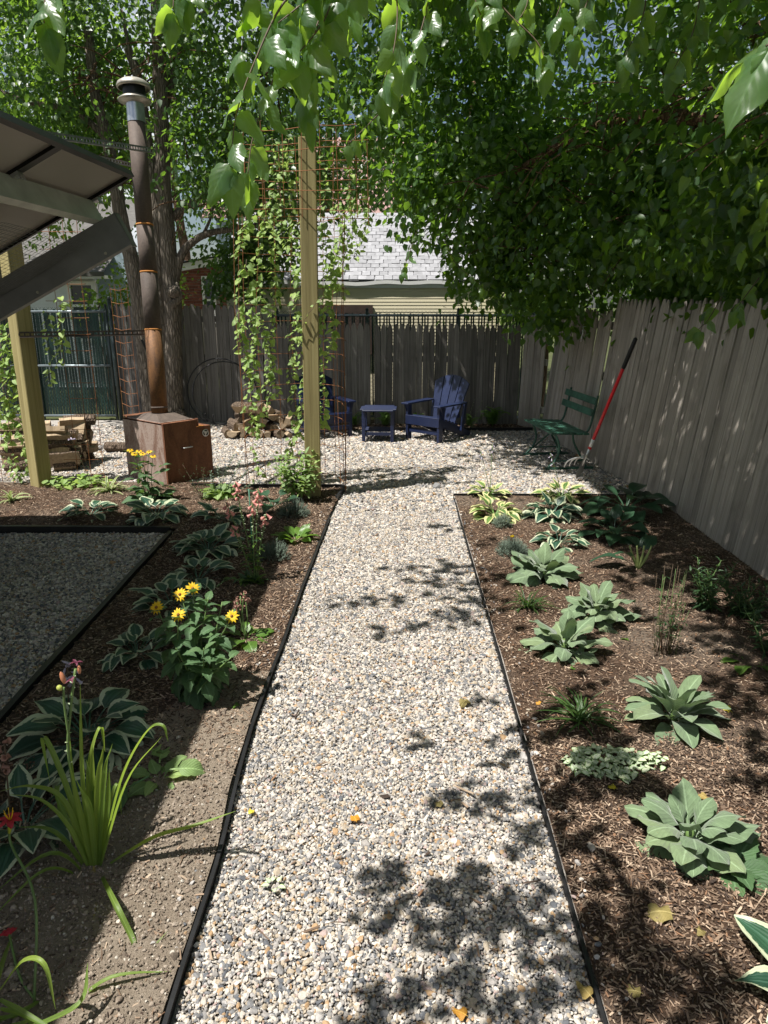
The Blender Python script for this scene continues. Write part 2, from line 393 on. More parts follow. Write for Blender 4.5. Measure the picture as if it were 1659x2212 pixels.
M['logend'] = wood_mat('sawn log end', [(0.2, (.12,.085,.055)), (.5, (.25,.19,.125)), (.8, (.36,.28,.2))], (25, 25, 25), .6, .9, None, False)

LEAF = dict(
    hosta_w=leaf_mat('hosta leaf with white margin', (.022,.068,.040), (.06,.16,.05), .15, .42, (.40,.44,.29), .66, .2, .5, .5, 1.0),
    hosta_y=leaf_mat('hosta leaf with cream margin', (.095,.18,.045), (.2,.36,.05), .22, .42, (.55,.53,.25), .50, .2, .5, .5, 1.0),
    hosta_g=leaf_mat('blue green hosta leaf', (.026,.068,.034), (.06,.15,.05), .13, .42, None, .5, .12, .5, .5, 1.0),
    mull=leaf_mat('felted grey green leaf', (.135,.195,.105), (.18,.28,.07), .16, .85, None, .5, .28, .35, .2, 0, .35, False, 7.0),
    sunf=leaf_mat('rough green leaf', (.062,.125,.050), (.16,.30,.05), .25, .6, None, .5, .3, .5, .3, 0, .1),
    pale=leaf_mat('pale green leaf', (.20,.30,.11), (.34,.50,.10), .35, .55, None, .5, .3, .6, .4),
    bright=leaf_mat('glossy bright green leaf', (.085,.170,.028), (.26,.44,.05), .33, .32, None, .5, .3, .4, .5),
    blade=leaf_mat('daylily blade', (.135,.215,.042), (.38,.54,.06), .40, .42, None, .5, .3, .6, .5, 1.0),
    strap=leaf_mat('dark strap leaf', (.045,.095,.024), (.15,.28,.04), .28, .38, None, .5, .15, .6, .5, 1.0),
    strap_y=leaf_mat('pale edged strap leaf', (.11,.18,.05), (.28,.40,.08), .3, .45, (.55,.55,.30), .62, .2, .5, .4, 1.0),
    vine=leaf_mat('vine leaf', (.225,.34,.105), (.45,.62,.13), .42, .5, None, .5, .25, .7, .4),
    mulb=leaf_mat('mulberry leaf', (.066,.128,.055), (.46,.72,.06), .46, .32, None, .5, .17, .6, .5, 0, 0, False, 6.0, .10),
    silver=leaf_mat('silvery grey leaf', (.155,.200,.155), (.15,.2,.1), .2, .8, None, .5, .1, .4, .2),
    lamium=leaf_mat('silver centred leaf', (.50,.57,.40), (.45,.55,.3), .2, .6, (.16,.30,.08), .80, .1, .3, .3),
    fern=leaf_mat('fern leaf', (.085,.165,.030), (.25,.45,.05), .35, .5, None, .5, .1, .6, .4),
    dark=leaf_mat('dark green leaf', (.030,.070,.026), (.10,.20,.04), .25, .4, None, .5, .2, .6, .5),
    crown=leaf_mat('mulberry crown leaf', (.036,.085,.022), (.24,.44,.03), .42, .40, None, hue=.7, attr=True),
    crown2=leaf_mat('box elder crown leaf', (.034,.078,.022), (.22,.40,.035), .36, .40, None, hue=.7, attr=True),
    crown3=leaf_mat('light bush crown leaf', (.085,.165,.026), (.34,.52,.05), .42, .4, None, hue=.6, attr=True),
    dry=leaf_mat('dried leaf', (.26,.21,.075), (.3,.25,.08), .2, .7, None, .5, .3, .5, .3),
    yellow=leaf_mat('yellowed leaf', (.50,.44,.04), (.5,.45,.05), .3, .5, None, .5, .3, .4, .4),
    orange=leaf_mat('orange fallen leaf', (.50,.24,.03), (.5,.3,.05), .3, .6, None, .5, .3, .4, .4))
def petal(name, c, t): return leaf_mat(name, c, t, .3, .5, None, .5, .1, .2, .4)
PET = dict(yel=petal('yellow petal', (.80,.52,.010), (.8,.55,.02)), pink=petal('pink bell', (.62,.27,.24), (.7,.35,.3)), red=petal('crimson petal', (.42,.022,.04), (.6,.05,.06)),
    wht=petal('pale lilac petal', (.5,.45,.55), (.6,.5,.6)), lime=petal('lime throat', (.5,.55,.06), (.6,.6,.1)), purple=petal('wilted petal', (.14,.03,.06), (.2,.05,.08)), mauve=petal('spent flower', (.32,.17,.13), (.3,.2,.15)))
STEM = plain('green stem', (.11,.18,.05), .6, 0, .2, 20)
STEM_R = plain('brown stem', (.10,.065,.035), .7, 0, .2, 20)
CONE = plain('brown flower centre', (.20,.09,.015), .8, 0, .3, 90)
# ------------------------------------------------------------------ the setting: ground, gravel, beds, edging
def xl(y): return interp(y, [-1, 1.38, 1.97, 2.3, 2.85, 3.6, 4.34, 5.77, 6.3, 6.75], [-.58, -.56, -.55, -.575, -.57, -.54, -.52, -.46, -.42, -.40])
def xr(y): return 0.545 + 0.0165 * y
YF, YB = 6.42, 6.72                                            # far ends of the right and the left bed
BX = -1.68; BYI = 5.40                                         # corner of the shaded gravel under the canopy
def fence_x(y): return interp(y, [-1, 3, 6.6, 9.9], [2.58, 2.55, 2.52, 2.20])
def hgt(x, y):                                                 # gentle lumps of the beds
    return 0.018 + 0.014*mnoise.noise((x*2.3, y*2.3, 0)) + 0.006*mnoise.noise((x*9, y*9, 3))
def sheet(name, pts, z, mat):
    me = bpy.data.meshes.new(name); me.from_pydata([(x, y, z) for x, y in pts], [], [list(range(len(pts)))]); me.materials.append(mat)
    return tag(link(name, me), kind='structure')
def bed(name, xa, xb, ya, yb, mat, step=0.07):
    ys = np.arange(ya, yb + 1e-6, (yb-ya)/max(2, round((yb-ya)/step))); V = []; nx = max(2, round((xb(ya)-xa(ya))/step))
    for y in ys:
        a, b = xa(y), xb(y)
        for i in range(nx+1):
            x = a + (b-a)*i/nx; V.append((x, y, hgt(x, y)))
    F = [(j*(nx+1)+i, j*(nx+1)+i+1, (j+1)*(nx+1)+i+1, (j+1)*(nx+1)+i) for j in range(len(ys)-1) for i in range(nx)]
    me = bpy.data.meshes.new(name); me.from_pydata(V, [], F); me.materials.append(mat)
    me.polygons.foreach_set('use_smooth', [True]*len(F))
    return tag(link(name, me), kind='structure')

sheet('ground', [(-90, -60), (90, -60), (90, 140), (-90, 140)], -0.06, M['grass_ground'])
sheet('gravel_path', [(-7.5, -2.5), (2.9, -2.5), (2.9, 10.9), (-7.5, 10.9)], -0.012, M['gravel_base'])
bed('mulch_bed', lambda y: xr(y) + .012, lambda y: fence_x(y) + .12, -1.2, YF, M['mulch'])
bed('flower_bed', lambda y: BX + .015, lambda y: xl(y) - .012, -1.2, YB, M['mulch'])
bed('flower_bed', lambda y: -7.0, lambda y: BX + .015, BYI + .015, 6.95, M['mulch'])
bed('back_bed', lambda y: -0.9, lambda y: 2.25, 9.93, 10.75, M['mulch'])

def edging(pts, label, h=0.045, w=0.014, z0=-0.01):
    P = smoothpath(pts, 8); mb = MB(); V = []; n = len(P)
    for i, p in enumerate(P):
        t = (P[min(i+1, n-1)] - P[max(i-1, 0)]); t.z = 0; t.normalize(); s = Vector((-t.y, t.x, 0))
        q = p + s*0.004*mnoise.noise(p*3) ; hh = h + 0.006*mnoise.noise(p*2.1)
        V += [q - s*w/2 + Vector((0,0,z0)), q - s*w/2 + Vector((0,0,hh-.004)), q - s*w*.8 + Vector((0,0,hh)), q + s*w*.8 + Vector((0,0,hh)), q + s*w/2 + Vector((0,0,hh-.004)), q + s*w/2 + Vector((0,0,z0))]
    F = [(i*6+j, i*6+(j+1) % 6, (i+1)*6+(j+1) % 6, (i+1)*6+j) for i in range(n-1) for j in range(6)] + [tuple(range(5, -1, -1)), tuple(range((n-1)*6, n*6))]
    mb.add(V, F)
    return tag(mb.build('garden_edging', M['edging']), label, 'garden edging')
edging([(xl(y), y, 0) for y in (-1, 0, .8, 1.38, 1.97, 2.5, 3.1, 3.7, 4.34, 5, 5.77)], 'long black plastic edging along the flowerbed beside the gravel path', .028, .008)
edging([(xr(y), y, 0) for y in (-1, .5, 1.5, 2.5, 3.5, 4.5, 5.5, 6.4)], 'thin black edging between the gravel path and the mulch bed by the fence', .020, .006)
edging([(xr(6.42), 6.43, 0), (1.2, 6.44, 0), (1.8, 6.43, 0), (2.45, 6.44, 0)], 'short straight black edging across the far end of the mulch bed before the bench', .035, .010)
edging([(BX, -1, 0), (BX, 1, 0), (BX, 3, 0), (BX, 5.3, 0)], 'straight black edging along the shaded gravel under the solar panels', .05, .02)
edging([(BX-.03, BYI, 0), (-3, BYI+.01, 0), (-5, BYI, 0), (-7, BYI, 0)], 'black edging across the far side of the shaded gravel, before the wooden post', .05, .02)
edging([(-.44, 6.3, 0), (-.40, 6.55, 0), (-.40, 6.70, 0), (-.55, 6.74, 0), (-1.2, 6.74, 0), (-1.9, 6.78, 0)], 'black edging wrapping the bed corner at the foot of the tall trellis post', .05, .014)
edging([(0.1, 9.92, 0), (.9, 9.93, 0), (1.5, 9.90, 0), (2.1, 9.93, 0)], 'black edging before the fern bed at the back fence', .05, .014)

# --- scatter: points carry rotation, scale and pick; real stones are instanced on them
def scatter(name, pts, rot, scl, mat, shape, seed=0):
    n = len(pts); me = bpy.data.meshes.new(name); me.vertices.add(n)
    me.vertices.foreach_set('co', np.asarray(pts, np.float32).ravel())
    for nm, arr in (('rot', rot), ('scl', scl)):
        a = me.attributes.new(nm, 'FLOAT_VECTOR', 'POINT'); a.data.foreach_set('vector', np.asarray(arr, np.float32).ravel())
    o = tag(link(name, me), kind='stuff')
    g = bpy.data.node_groups.new(name, 'GeometryNodeTree')
    g.interface.new_socket('Geometry', in_out='INPUT', socket_type='NodeSocketGeometry'); g.interface.new_socket('Geometry', in_out='OUTPUT', socket_type='NodeSocketGeometry')
    gi = g.nodes.new('NodeGroupInput'); go = g.nodes.new('NodeGroupOutput'); L = g.links.new
    g2i = g.nodes.new('GeometryNodeGeometryToInstance')
    for k in range(6):
        if shape == 'stone':
            b = g.nodes.new('GeometryNodeMeshIcoSphere'); b.inputs['Radius'].default_value = 1; b.inputs['Subdivisions'].default_value = 2
        else:
            b = g.nodes.new('GeometryNodeMeshCube'); b.inputs['Size'].default_value = (2, 2, 2); b.inputs['Vertices Y'].default_value = 3
        sp = g.nodes.new('GeometryNodeSetPosition'); pos = g.nodes.new('GeometryNodeInputPosition')
        nz = g.nodes.new('ShaderNodeTexNoise'); nz.noise_dimensions = '4D'; nz.inputs['W'].default_value = k*7.3+seed; nz.inputs['Scale'].default_value = .62 if shape == 'stone' else .9; nz.inputs['Detail'].default_value = 1
        L(pos.outputs[0], nz.inputs['Vector'])
        sb = g.nodes.new('ShaderNodeVectorMath'); sb.operation = 'SUBTRACT'; L(nz.outputs['Color'], sb.inputs[0]); sb.inputs[1].default_value = (.5, .5, .5)
        sc = g.nodes.new('ShaderNodeVectorMath'); sc.operation = 'SCALE'; L(sb.outputs[0], sc.inputs[0]); sc.inputs['Scale'].default_value = 2.2 if shape == 'stone' else 1.8
        L(b.outputs['Mesh'], sp.inputs['Geometry']); L(sc.outputs[0], sp.inputs['Offset'])
        sm = g.nodes.new('GeometryNodeSetMaterial'); sm.inputs['Material'].default_value = mat; L(sp.outputs[0], sm.inputs['Geometry'])
        L(sm.outputs[0], g2i.inputs[0])
    ip = g.nodes.new('GeometryNodeInstanceOnPoints'); L(gi.outputs[0], ip.inputs['Points']); L(g2i.outputs[0], ip.inputs['Instance']); ip.inputs['Pick Instance'].default_value = True
    rv = g.nodes.new('FunctionNodeRandomValue'); rv.data_type = 'INT'; rv.inputs[4].default_value = 0; rv.inputs[5].default_value = 5; L(rv.outputs[2], ip.inputs['Instance Index'])
    for nm, sk in (('rot', 'Rotation'), ('scl', 'Scale')):
        na = g.nodes.new('GeometryNodeInputNamedAttribute'); na.data_type = 'FLOAT_VECTOR'; na.inputs['Name'].default_value = nm
        if nm == 'rot':
            er = g.nodes.new('FunctionNodeEulerToRotation'); L(na.outputs[0], er.inputs[0]); L(er.outputs[0], ip.inputs[sk])
        else: L(na.outputs[0], ip.inputs[sk])
    L(ip.outputs[0], go.inputs[0])
    md = o.modifiers.new('instances', 'NODES'); md.node_group = g
    return o
def grid_pts(x0, x1, y0, y1, s, ok):
    nx = int((x1-x0)/s); ny = int((y1-y0)/s)
    gx, gy = np.meshgrid(x0 + (np.arange(nx)+.5)*s, y0 + (np.arange(ny)+.5)*s)
    p = np.stack([gx.ravel(), gy.ravel()], 1) + nrg.uniform(-.62*s, .62*s, (nx*ny, 2))
    return p[ok(p[:, 0], p[:, 1])]
vxl = lambda y: np.interp(y, [-1, 1.38, 1.97, 2.3, 2.85, 3.6, 4.34, 5.77, 6.3, 6.75], [-.58, -.56, -.55, -.575, -.57, -.54, -.52, -.46, -.42, -.40])
vxr = lambda y: 0.545 + 0.0165*y
inpath = lambda x, y: (x > vxl(y)+.012) & (x < vxr(y)-.006)
def patio(x, y):
    fx = np.interp(y, [6.6, 9.9], [2.5, 2.2])
    return (x < fx) & (y > np.where(x < -1.7, 6.97, np.where(x < -.42, 6.76, np.where(x < .66, 6.0, 6.45)))) & ~((x > -.9) & (y > 9.92))
def stones(name, parts):
    P, Rt, Sc = [], [], []
    for p, size, z in parts:
        n = len(p); s = size*np.exp(nrg.normal(0, .36, n)); st = nrg.uniform(.75, 1.45, n); fl = nrg.uniform(.5, .85, n)
        P.append(np.column_stack([p, z + nrg.uniform(-.2, .6, n)*size])); Rt.append(np.column_stack([nrg.normal(0, .45, n), nrg.normal(0, .45, n), nrg.uniform(0, 6.28, n)]))
        Sc.append(np.column_stack([s*st, s/st**.5, s*fl]))
    return scatter(name, np.concatenate(P), np.concatenate(Rt), np.concatenate(Sc), M['stone'], 'stone')
stones('gravel', [
    (grid_pts(-.7, .7, .95, 2.6, .0078, inpath), .0045, -.004), (grid_pts(-.7, .7, 2.6, 6.0, .0092, inpath), .0053, -.004),
    (grid_pts(-5.6, 2.5, 6.0, 8.2, .0150, lambda x, y: patio(x, y) & (x > -4.6)), .0086, -.004),
    (grid_pts(-5.6, 2.5, 8.2, 10.4, .0180, lambda x, y: patio(x, y) & (x > -5.2)), .0102, -.004),
    (grid_pts(-.85, .95, .95, 6.2, .034, lambda x, y: ((x < vxl(y)-.02) & (x > vxl(y)-.02-.10*nrg.random(len(x))**2)) | ((x > vxr(y)+.015) & (x < vxr(y)+.015+.12*nrg.random(len(x))**2))), .0046, .022),
    (grid_pts(-3.8, BX-.02, 2.4, BYI-.02, .0120, lambda x, y: x > -1.4 - .42*y), .0068, -.004)])
def chips(name, pts, mat, L, seed, shape='chip', zoff=.003):
    n = len(pts); z = np.array([hgt(x, y) for x, y in pts]) + zoff + nrg.uniform(-.003, .006, n)
    l = L*np.exp(nrg.normal(0, .5, n)); w = L*.26*np.exp(nrg.normal(0, .35, n)); h = L*.12*np.exp(nrg.normal(0, .3, n))
    if shape == 'stone': w = l*nrg.uniform(.7, 1, n); h = l*nrg.uniform(.6, .9, n)
    return scatter(name, np.column_stack([pts, z]), np.column_stack([nrg.normal(0, .28, n), nrg.normal(0, .3, n), nrg.uniform(0, 6.28, n)]), np.column_stack([w, l, h]), mat, shape, seed)
vfx = lambda y: np.interp(y, [-1, 3, 6.6, 9.9], [2.58, 2.55, 2.52, 2.20])
rb = np.concatenate([grid_pts(.55, 1.9, 1.05, 2.6, .0100, lambda x, y: x > vxr(y)+.015), grid_pts(.55, 2.7, 2.6, YF, .0165, lambda x, y: (x > vxr(y)+.015) & (x < vfx(y)+.05))])
chips('bark_mulch', rb, M['chip'], .0068, 3)
def soily(x, y): return np.clip((2.75 - y)*1.1 + (x+.95)*.9, 0, .80) * (y < 3.4)
lb = grid_pts(-1.66, -.4, 1.0, YB, .0130, lambda x, y: x < vxl(y)-.015)
lb = lb[nrg.uniform(0, 1, len(lb)) > soily(lb[:, 0], lb[:, 1])]
lb2 = grid_pts(-4.9, -1.66, BYI+.03, 6.9, .021, lambda x, y: x > -5)
chips('bark_mulch', np.concatenate([lb, lb2]), M['chip'], .0078, 9)
sp = grid_pts(-1.35, -.5, 1.0, 3.4, .0092, lambda x, y: x < vxl(y)-.015)
sp = sp[nrg.uniform(0, 1, len(sp)) < soily(sp[:, 0], sp[:, 1])]
chips('soil_crumbs', sp, M['crumb'], .0027, 4, 'stone', .0050)
lt = grid_pts(-.55, .6, 1.0, 6.3, .12, inpath)
n_l = len(lt)
scatter('leaf_litter', np.column_stack([lt, np.full(n_l, .009)]), np.column_stack([nrg.normal(0, .3, n_l), nrg.normal(0, .3, n_l), nrg.uniform(0, 6.28, n_l)]), np.column_stack([.0025*np.exp(nrg.normal(0, .4, n_l)), .007*np.exp(nrg.normal(0, .7, n_l)), np.full(n_l, .0012)]), M['chip'], 'chip', 17)
bb = grid_pts(-.9, 2.2, 9.95, 10.6, .03, lambda x, y: x > -2)
chips('bark_mulch', bb, M['chip'], .016, 5)
tw = MB()
def soil_patch():
    ys = np.arange(1.0, 3.2, .08); V = []; F = []
    for y in ys:
        a = -1.25 if y < 2.2 else lerp(-1.25, -.8, (y-2.2)/1.0); b = xl(y) - .013
        for i in range(13): x = a + (b-a)*i/12; V.append((x, y, hgt(x, y) + .004))
    n = len(ys)
    F = [(j*13+i, j*13+i+1, (j+1)*13+i+1, (j+1)*13+i) for j in range(n-1) for i in range(12)]
    me = bpy.data.meshes.new('soil'); me.from_pydata(V, [], F); me.materials.append(M['soil']); me.polygons.foreach_set('use_smooth', [True]*len(F))
    tag(link('soil', me), kind='structure')
soil_patch()
# ------------------------------------------------------------------ fences
def picket_meshes(kind, mat, w, h, t=.017):
    out = []
    for k in range(6):
        mb = MB(); a = w/2*(1 - .03*(k % 3)); s = .012*(k-2.5)/2.5*.3
        if kind == 'spear': o = [(-a,0),(a,0),(a+s,h-.115),(a*.75+s,h-.05),(.011+s,h),(-.011+s,h),(-a*.75+s,h-.05),(-a+s,h-.115)]
        else: o = [(-a,0),(a,0),(a+s,h-.06),(a*.45+s,h),(-a*.45+s,h),(-a+s,h-.06)]
        n = len(o); V = [(x,-t/2,z) for x,z in o] + [(x,t/2,z) for x,z in o]
        mb.add(V, [tuple(range(n)), tuple(range(2*n-1, n-1, -1))] + [(i, (i+n), (i+1) % n + n, (i+1) % n) for i in range(n)])
        out.append(mb.mesh('picket', mat, .0025))
    return out
def board_fence(root, pts, meshes, w, lean, hs, hbase, gap=.004, rail_mat=None, skip=(), railside=1, hf=lambda d: 1.0):
    """pickets along the polyline pts, parts of root (root stands at the first point)"""
    o = Vector(root.location)
    d = 0.0
    for a, b in zip(pts[:-1], pts[1:]):
        a = Vector((*a, 0)); b = Vector((*b, 0)); t = (b-a); L = t.length; t.normalize(); ang = math.atan2(t.y, t.x)
        n = max(1, int(L/(w+gap))); 
        for i in range(n):
            p = a + t*((i+.5)*L/n) - o
            if any(s0 <= d + (i+.5)*L/n <= s1 for s0, s1 in skip): continue
            z = hs*(1+jit(.010))*hf(d+(i+.5)*L/n)
            m = Matrix.Translation(p + Vector((0, 0, .0))) @ Matrix.Rotation(ang, 4, 'Z') @ Matrix.Rotation(lean + jit(.006), 4, 'X') @ Matrix.Rotation(jit(.006), 4, 'Y') @ Matrix.Translation((0, jit(.003), 0)) @ Matrix.Rotation(jit(.03), 4, 'Z') @ Matrix.Diagonal((1.025*L/n/(w+gap), 1, z/hbase, 1))
            link('picket', rng.choice(meshes), root, m)
        for zr in (.3, .95, 1.5):
            if zr > hs-.1: continue
            mb = MB(); off = Vector((-t.y, t.x, 0))*railside*.045 + Vector((-t.y, t.x, 0))*(-math.sin(lean)*zr)
            mb.bar(a-o+off+Vector((0,0,zr)), b-o+off+Vector((0,0,zr)), .035, .085); mb.build('rail', rail_mat, root)
        d += L
fr = thing('wooden_fence', 'tall sunlit-streaked grey stockade fence of pointed pickets along the mulch bed behind the bench', 'fence', (2.58, -1.0, 0))
sp_r = picket_meshes('spear', M['fence_r'], .089, 1.78)
board_fence(fr, [(2.58,-1),(2.55,3),(2.52,6.6),(2.36,8.05)], sp_r, .089, .115, 1.80, 1.78, .0025, M['fence_r'], railside=-1)
fr2 = thing('wooden_fence', 'lower grey picket panel behind the bench, ending at the open gap near the corner', 'fence', (2.355, 8.06, 0))
board_fence(fr2, [(2.355,8.06),(2.17,9.72)], sp_r, .089, .10, 1.68, 1.78, .0025, M['fence_r'], railside=-1)
fr3 = thing('wooden_fence', 'narrow angled panel of grey pickets between the gap and the dark back fence', 'fence', (2.16, 9.84, 0))
board_fence(fr3, [(2.16,9.84),(1.97,10.36)], sp_r, .089, .03, 1.56, 1.78, .0025, M['fence_r'], railside=-1)
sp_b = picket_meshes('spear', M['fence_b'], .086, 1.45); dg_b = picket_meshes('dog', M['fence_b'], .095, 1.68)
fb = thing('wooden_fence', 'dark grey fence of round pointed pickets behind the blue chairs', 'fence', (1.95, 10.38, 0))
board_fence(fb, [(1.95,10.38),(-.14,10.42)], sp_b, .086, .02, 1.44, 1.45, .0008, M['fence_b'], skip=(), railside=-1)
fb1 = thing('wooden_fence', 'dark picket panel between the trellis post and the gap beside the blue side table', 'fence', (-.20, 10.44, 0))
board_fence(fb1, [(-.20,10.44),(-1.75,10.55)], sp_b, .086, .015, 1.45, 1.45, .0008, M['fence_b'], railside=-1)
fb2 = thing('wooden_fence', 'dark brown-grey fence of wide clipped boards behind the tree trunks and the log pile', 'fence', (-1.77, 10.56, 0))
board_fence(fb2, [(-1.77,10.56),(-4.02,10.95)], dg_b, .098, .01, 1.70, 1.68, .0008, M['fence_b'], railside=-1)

# chain link fence with green slats, behind the wooden one; and the gate on the left
slat_bm = MB().box((-.011, -.003, 0), (.011, .003, 1)).mesh('slat', M['cl_green'])
def chain_fence(root, x0, x1, y0, y1, z0, z1, pitch, posts, midrail=False, slatw=1.0, seen=lambda i: True):
    o = Vector(root.location); t = Vector((x1-x0, y1-y0, 0)); L = t.length; t.normalize(); a = Vector((x0, y0, 0)) - o
    n = int(L/pitch); k = 0
    for i in range(n):
        if not seen(i): continue
        p = a + t*((i+.5)*pitch)
        link('slat', slat_bm, root, Matrix.Translation((p.x+jit(.003), p.y, z0)) @ Matrix.Rotation(jit(.2), 4, 'Z') @ Matrix.Rotation(jit(.012), 4, 'Y') @ Matrix.Diagonal((slatw, 1, z1-z0-.01+jit(.012), 1)))
    for nm, z in (('top_rail', z1-.035), ('bottom_rail', z0)) + ((('middle_rail', (z0+z1)*.48),) if midrail else ()):
        MB().tube([a+Vector((0,-.035,z)), a+t*L+Vector((0,-.035,z))], .019, 8).build(nm, M['rail'], root)
    for u in posts:
        MB().tube([a+t*u+Vector((0,-.03,-.05)), a+t*u+Vector((0,-.03,z1+.05))], .024, 8).tube([a+t*u+Vector((0,-.03,z1+.05)), a+t*u+Vector((0,-.03,z1+.075))], [.028,.008], 8).build('post', M['cl_wire'], root)
    mb = MB(); c = .058; w = .0026; hh = z1-z0+.03
    q = int((L+hh)/c)
    for i in range(q):
        for sgn in (1, -1):
            u0 = i*c - (hh if sgn > 0 else 0); s0, s1 = 0.0, hh
            if sgn > 0:
                if u0 < 0: s0 = -u0
                if u0 + s1 > L: s1 = L-u0
                A = a + t*(u0+s0); B = a + t*(u0+s1)
            else:
                if u0 > L: s0 = u0-L
                if u0 - s1 < 0: s1 = u0
                A = a + t*(u0-s0); B = a + t*(u0-s1)
            if s1-s0 < .01: continue
            mb.bar(A+Vector((0,-.012,z0+s0)), B+Vector((0,-.012,z0+s1)), w, w, up=(0,1,0))
    tag(mb.build('wire_mesh', M['cl_wire'], root), kind='stuff')
cf = thing('chain_link_fence', 'chain link fence with green slats whose tips show above the dark back fence', 'fence', (-1.7, 11.0, 0))
chain_fence(cf, -1.7, 2.3, 11.0, 10.85, .05, 1.585, .052, (.1, 1.45, 2.8, 3.9))
cg = thing('chain_link_gate', 'chain link gate with dark green slats and grey tube frame left of the tree', 'gate', (-5.25, 10.95, 0))
chain_fence(cg, -5.25, -4.12, 10.95, 10.95, .06, 1.64, .042, (0.0, 1.13), True, 1.5)
cf2 = thing('chain_link_fence', 'green slatted chain link fence left of the gate, mostly behind the wooden post', 'fence', (-8.0, 11.0, 0))
chain_fence(cf2, -8.0, -5.34, 11.0, 10.97, .06, 1.62, .05, (.02, 1.3), True, 1.15)
gp = MB().tube([(0,0,-.05),(0,0,1.78)], .03, 10).tube([(0,0,1.78),(0,0,1.82)], [.033,.012], 10).build('gate_post', M['cl_wire'], None, Matrix.Translation((-4.05, 10.9, 0)))
tag(gp, 'grey steel gate post with rounded cap beside the clipped-board fence', 'post')

# ------------------------------------------------------------------ buildings behind
def boards(root, x0, x1, y, z0, z1, n, mat, name='siding_board', facing=-1):
    h = (z1-z0)/n
    for i in range(n):
        a = z0+i*h
        mb = MB().add([(x0,y,a),(x1,y,a),(x1,y,a+h),(x0,y,a+h),(x0,y-.007,a),(x1,y-.007,a),(x1,y-.002,a+h),(x0,y-.002,a+h)],
                      [(4,5,6,7),(0,1,5,4),(7,6,2,3),(0,4,7,3),(5,1,2,6)])
        mb.build(name, mat, root)
def shingled(root, x0, x1, ya, za, yb, zb, rows, cols, mat, limit=300, vis=None):
    """rows of shingles, lowest row first; shared tab mesh; past the limit one joined part"""
    L = math.hypot(yb-ya, zb-za); ang = math.atan2(zb-za, yb-ya); rh = L/rows; cw = (x1-x0)/cols
    tab = [MB().box((-cw/2+.004, 0, 0), (cw/2-.004, rh*1.1, .009+.002*k)).mesh('shingle', mat) for k in range(4)]
    rest = MB(); cnt = 0
    for r in range(rows):
        for c in range(-1, cols):
            x = x0 + (c+.5 + (.5 if r % 2 else 0))*cw + jit(.01)
            if x < x0 or x > x1: continue
            m = Matrix.Translation((x, ya + math.cos(ang)*r*rh, za + math.sin(ang)*r*rh + .012)) @ Matrix.Rotation(ang - .03 + jit(.012), 4, 'X') @ Matrix.Translation((0, jit(.006), 0))
            if cnt < limit and (vis is None or vis(x, r)):
                link('shingle', tab[rng.randrange(4)], root, m); cnt += 1
            else: rest.box((-cw/2+.004, 0, 0), (cw/2-.004, rh*1.1, .009), 0, m)
    if rest.v: tag(rest.build('shingles', mat, root), kind='stuff')
    MB().add([(x0,ya,za),(x1,ya,za),(x1,yb,zb),(x0,yb,zb)], [(0,1,2,3)]).build('roof_deck', mat, root)
ga = thing('garage', 'low garage with cream vinyl siding and pale grey shingle roof behind the back fence', 'garage', (-.2, 12, 0))
gx0, gx1 = -2.35, 2.14
MB().add([(gx0,0.02,0),(gx1,0.02,0),(gx1,0.02,2.0),(gx0,0.02,2.0),(gx0,5,0),(gx1,5,0),(gx1,5,2.0),(gx0,5,2.0),(gx0,2.5,3.2),(gx1,2.5,3.2)],
         [(0,1,2,3),(1,5,6,9,2),(4,0,3,8,7),(5,4,7,6)]).build('wall', M['siding_y'], ga)
boards(ga, gx0, gx1-.06, -.0, 1.05, 1.95, 17, M['siding_y'])
MB().box((gx1-.06,-.03,0),(gx1+.02,.03,1.94)).build('corner_board', M['siding_y'], ga)
MB().box((gx0-.1,-.03,1.95),(gx1+.14,-.021,2.03)).build('fascia', M['trim_w'], ga)
gm = MB()
for i in range(28):
    x = gx0-.1 + (gx1-gx0+.24)*i/28; xe = gx0-.1 + (gx1-gx0+.24)*(i+1)/28; z = .012*math.sin(i*1.3)+.01*math.sin(i*.43)
    ze = .012*math.sin((i+1)*1.3)+.01*math.sin((i+1)*.43)
    gm.add([(x,-.03,2.0+z),(xe,-.03,2.0+ze),(xe,-.05,2.0+ze),(x,-.05,2.0+z),(x,-.05,2.055+z),(xe,-.05,2.055+ze),(x,-.048,2.055+z),(xe,-.048,2.055+ze)], [(0,1,2,3),(3,2,5,4),(4,5,7,6)])
gm.build('gutter', M['trim_w'], ga)
shingled(ga, gx0-.1, gx1+.14, -.04, 2.06, 2.5, 3.32, 19, 34, M['shingle'], 300, lambda x, r: x > -.75 and r < 15)
MB().box((-1.05,-.05,.9),(.02,-.015,1.69)).build('dark_panel', M['brown'], ga)
gx = MB(); gx.add([(gx0-.1,5.3,2.0),(gx1+.14,5.3,2.0),(gx1+.14,2.5,3.32),(gx0-.1,2.5,3.32)], [(0,1,2,3)]); gx.build('back_roof', M['shingle'], ga)

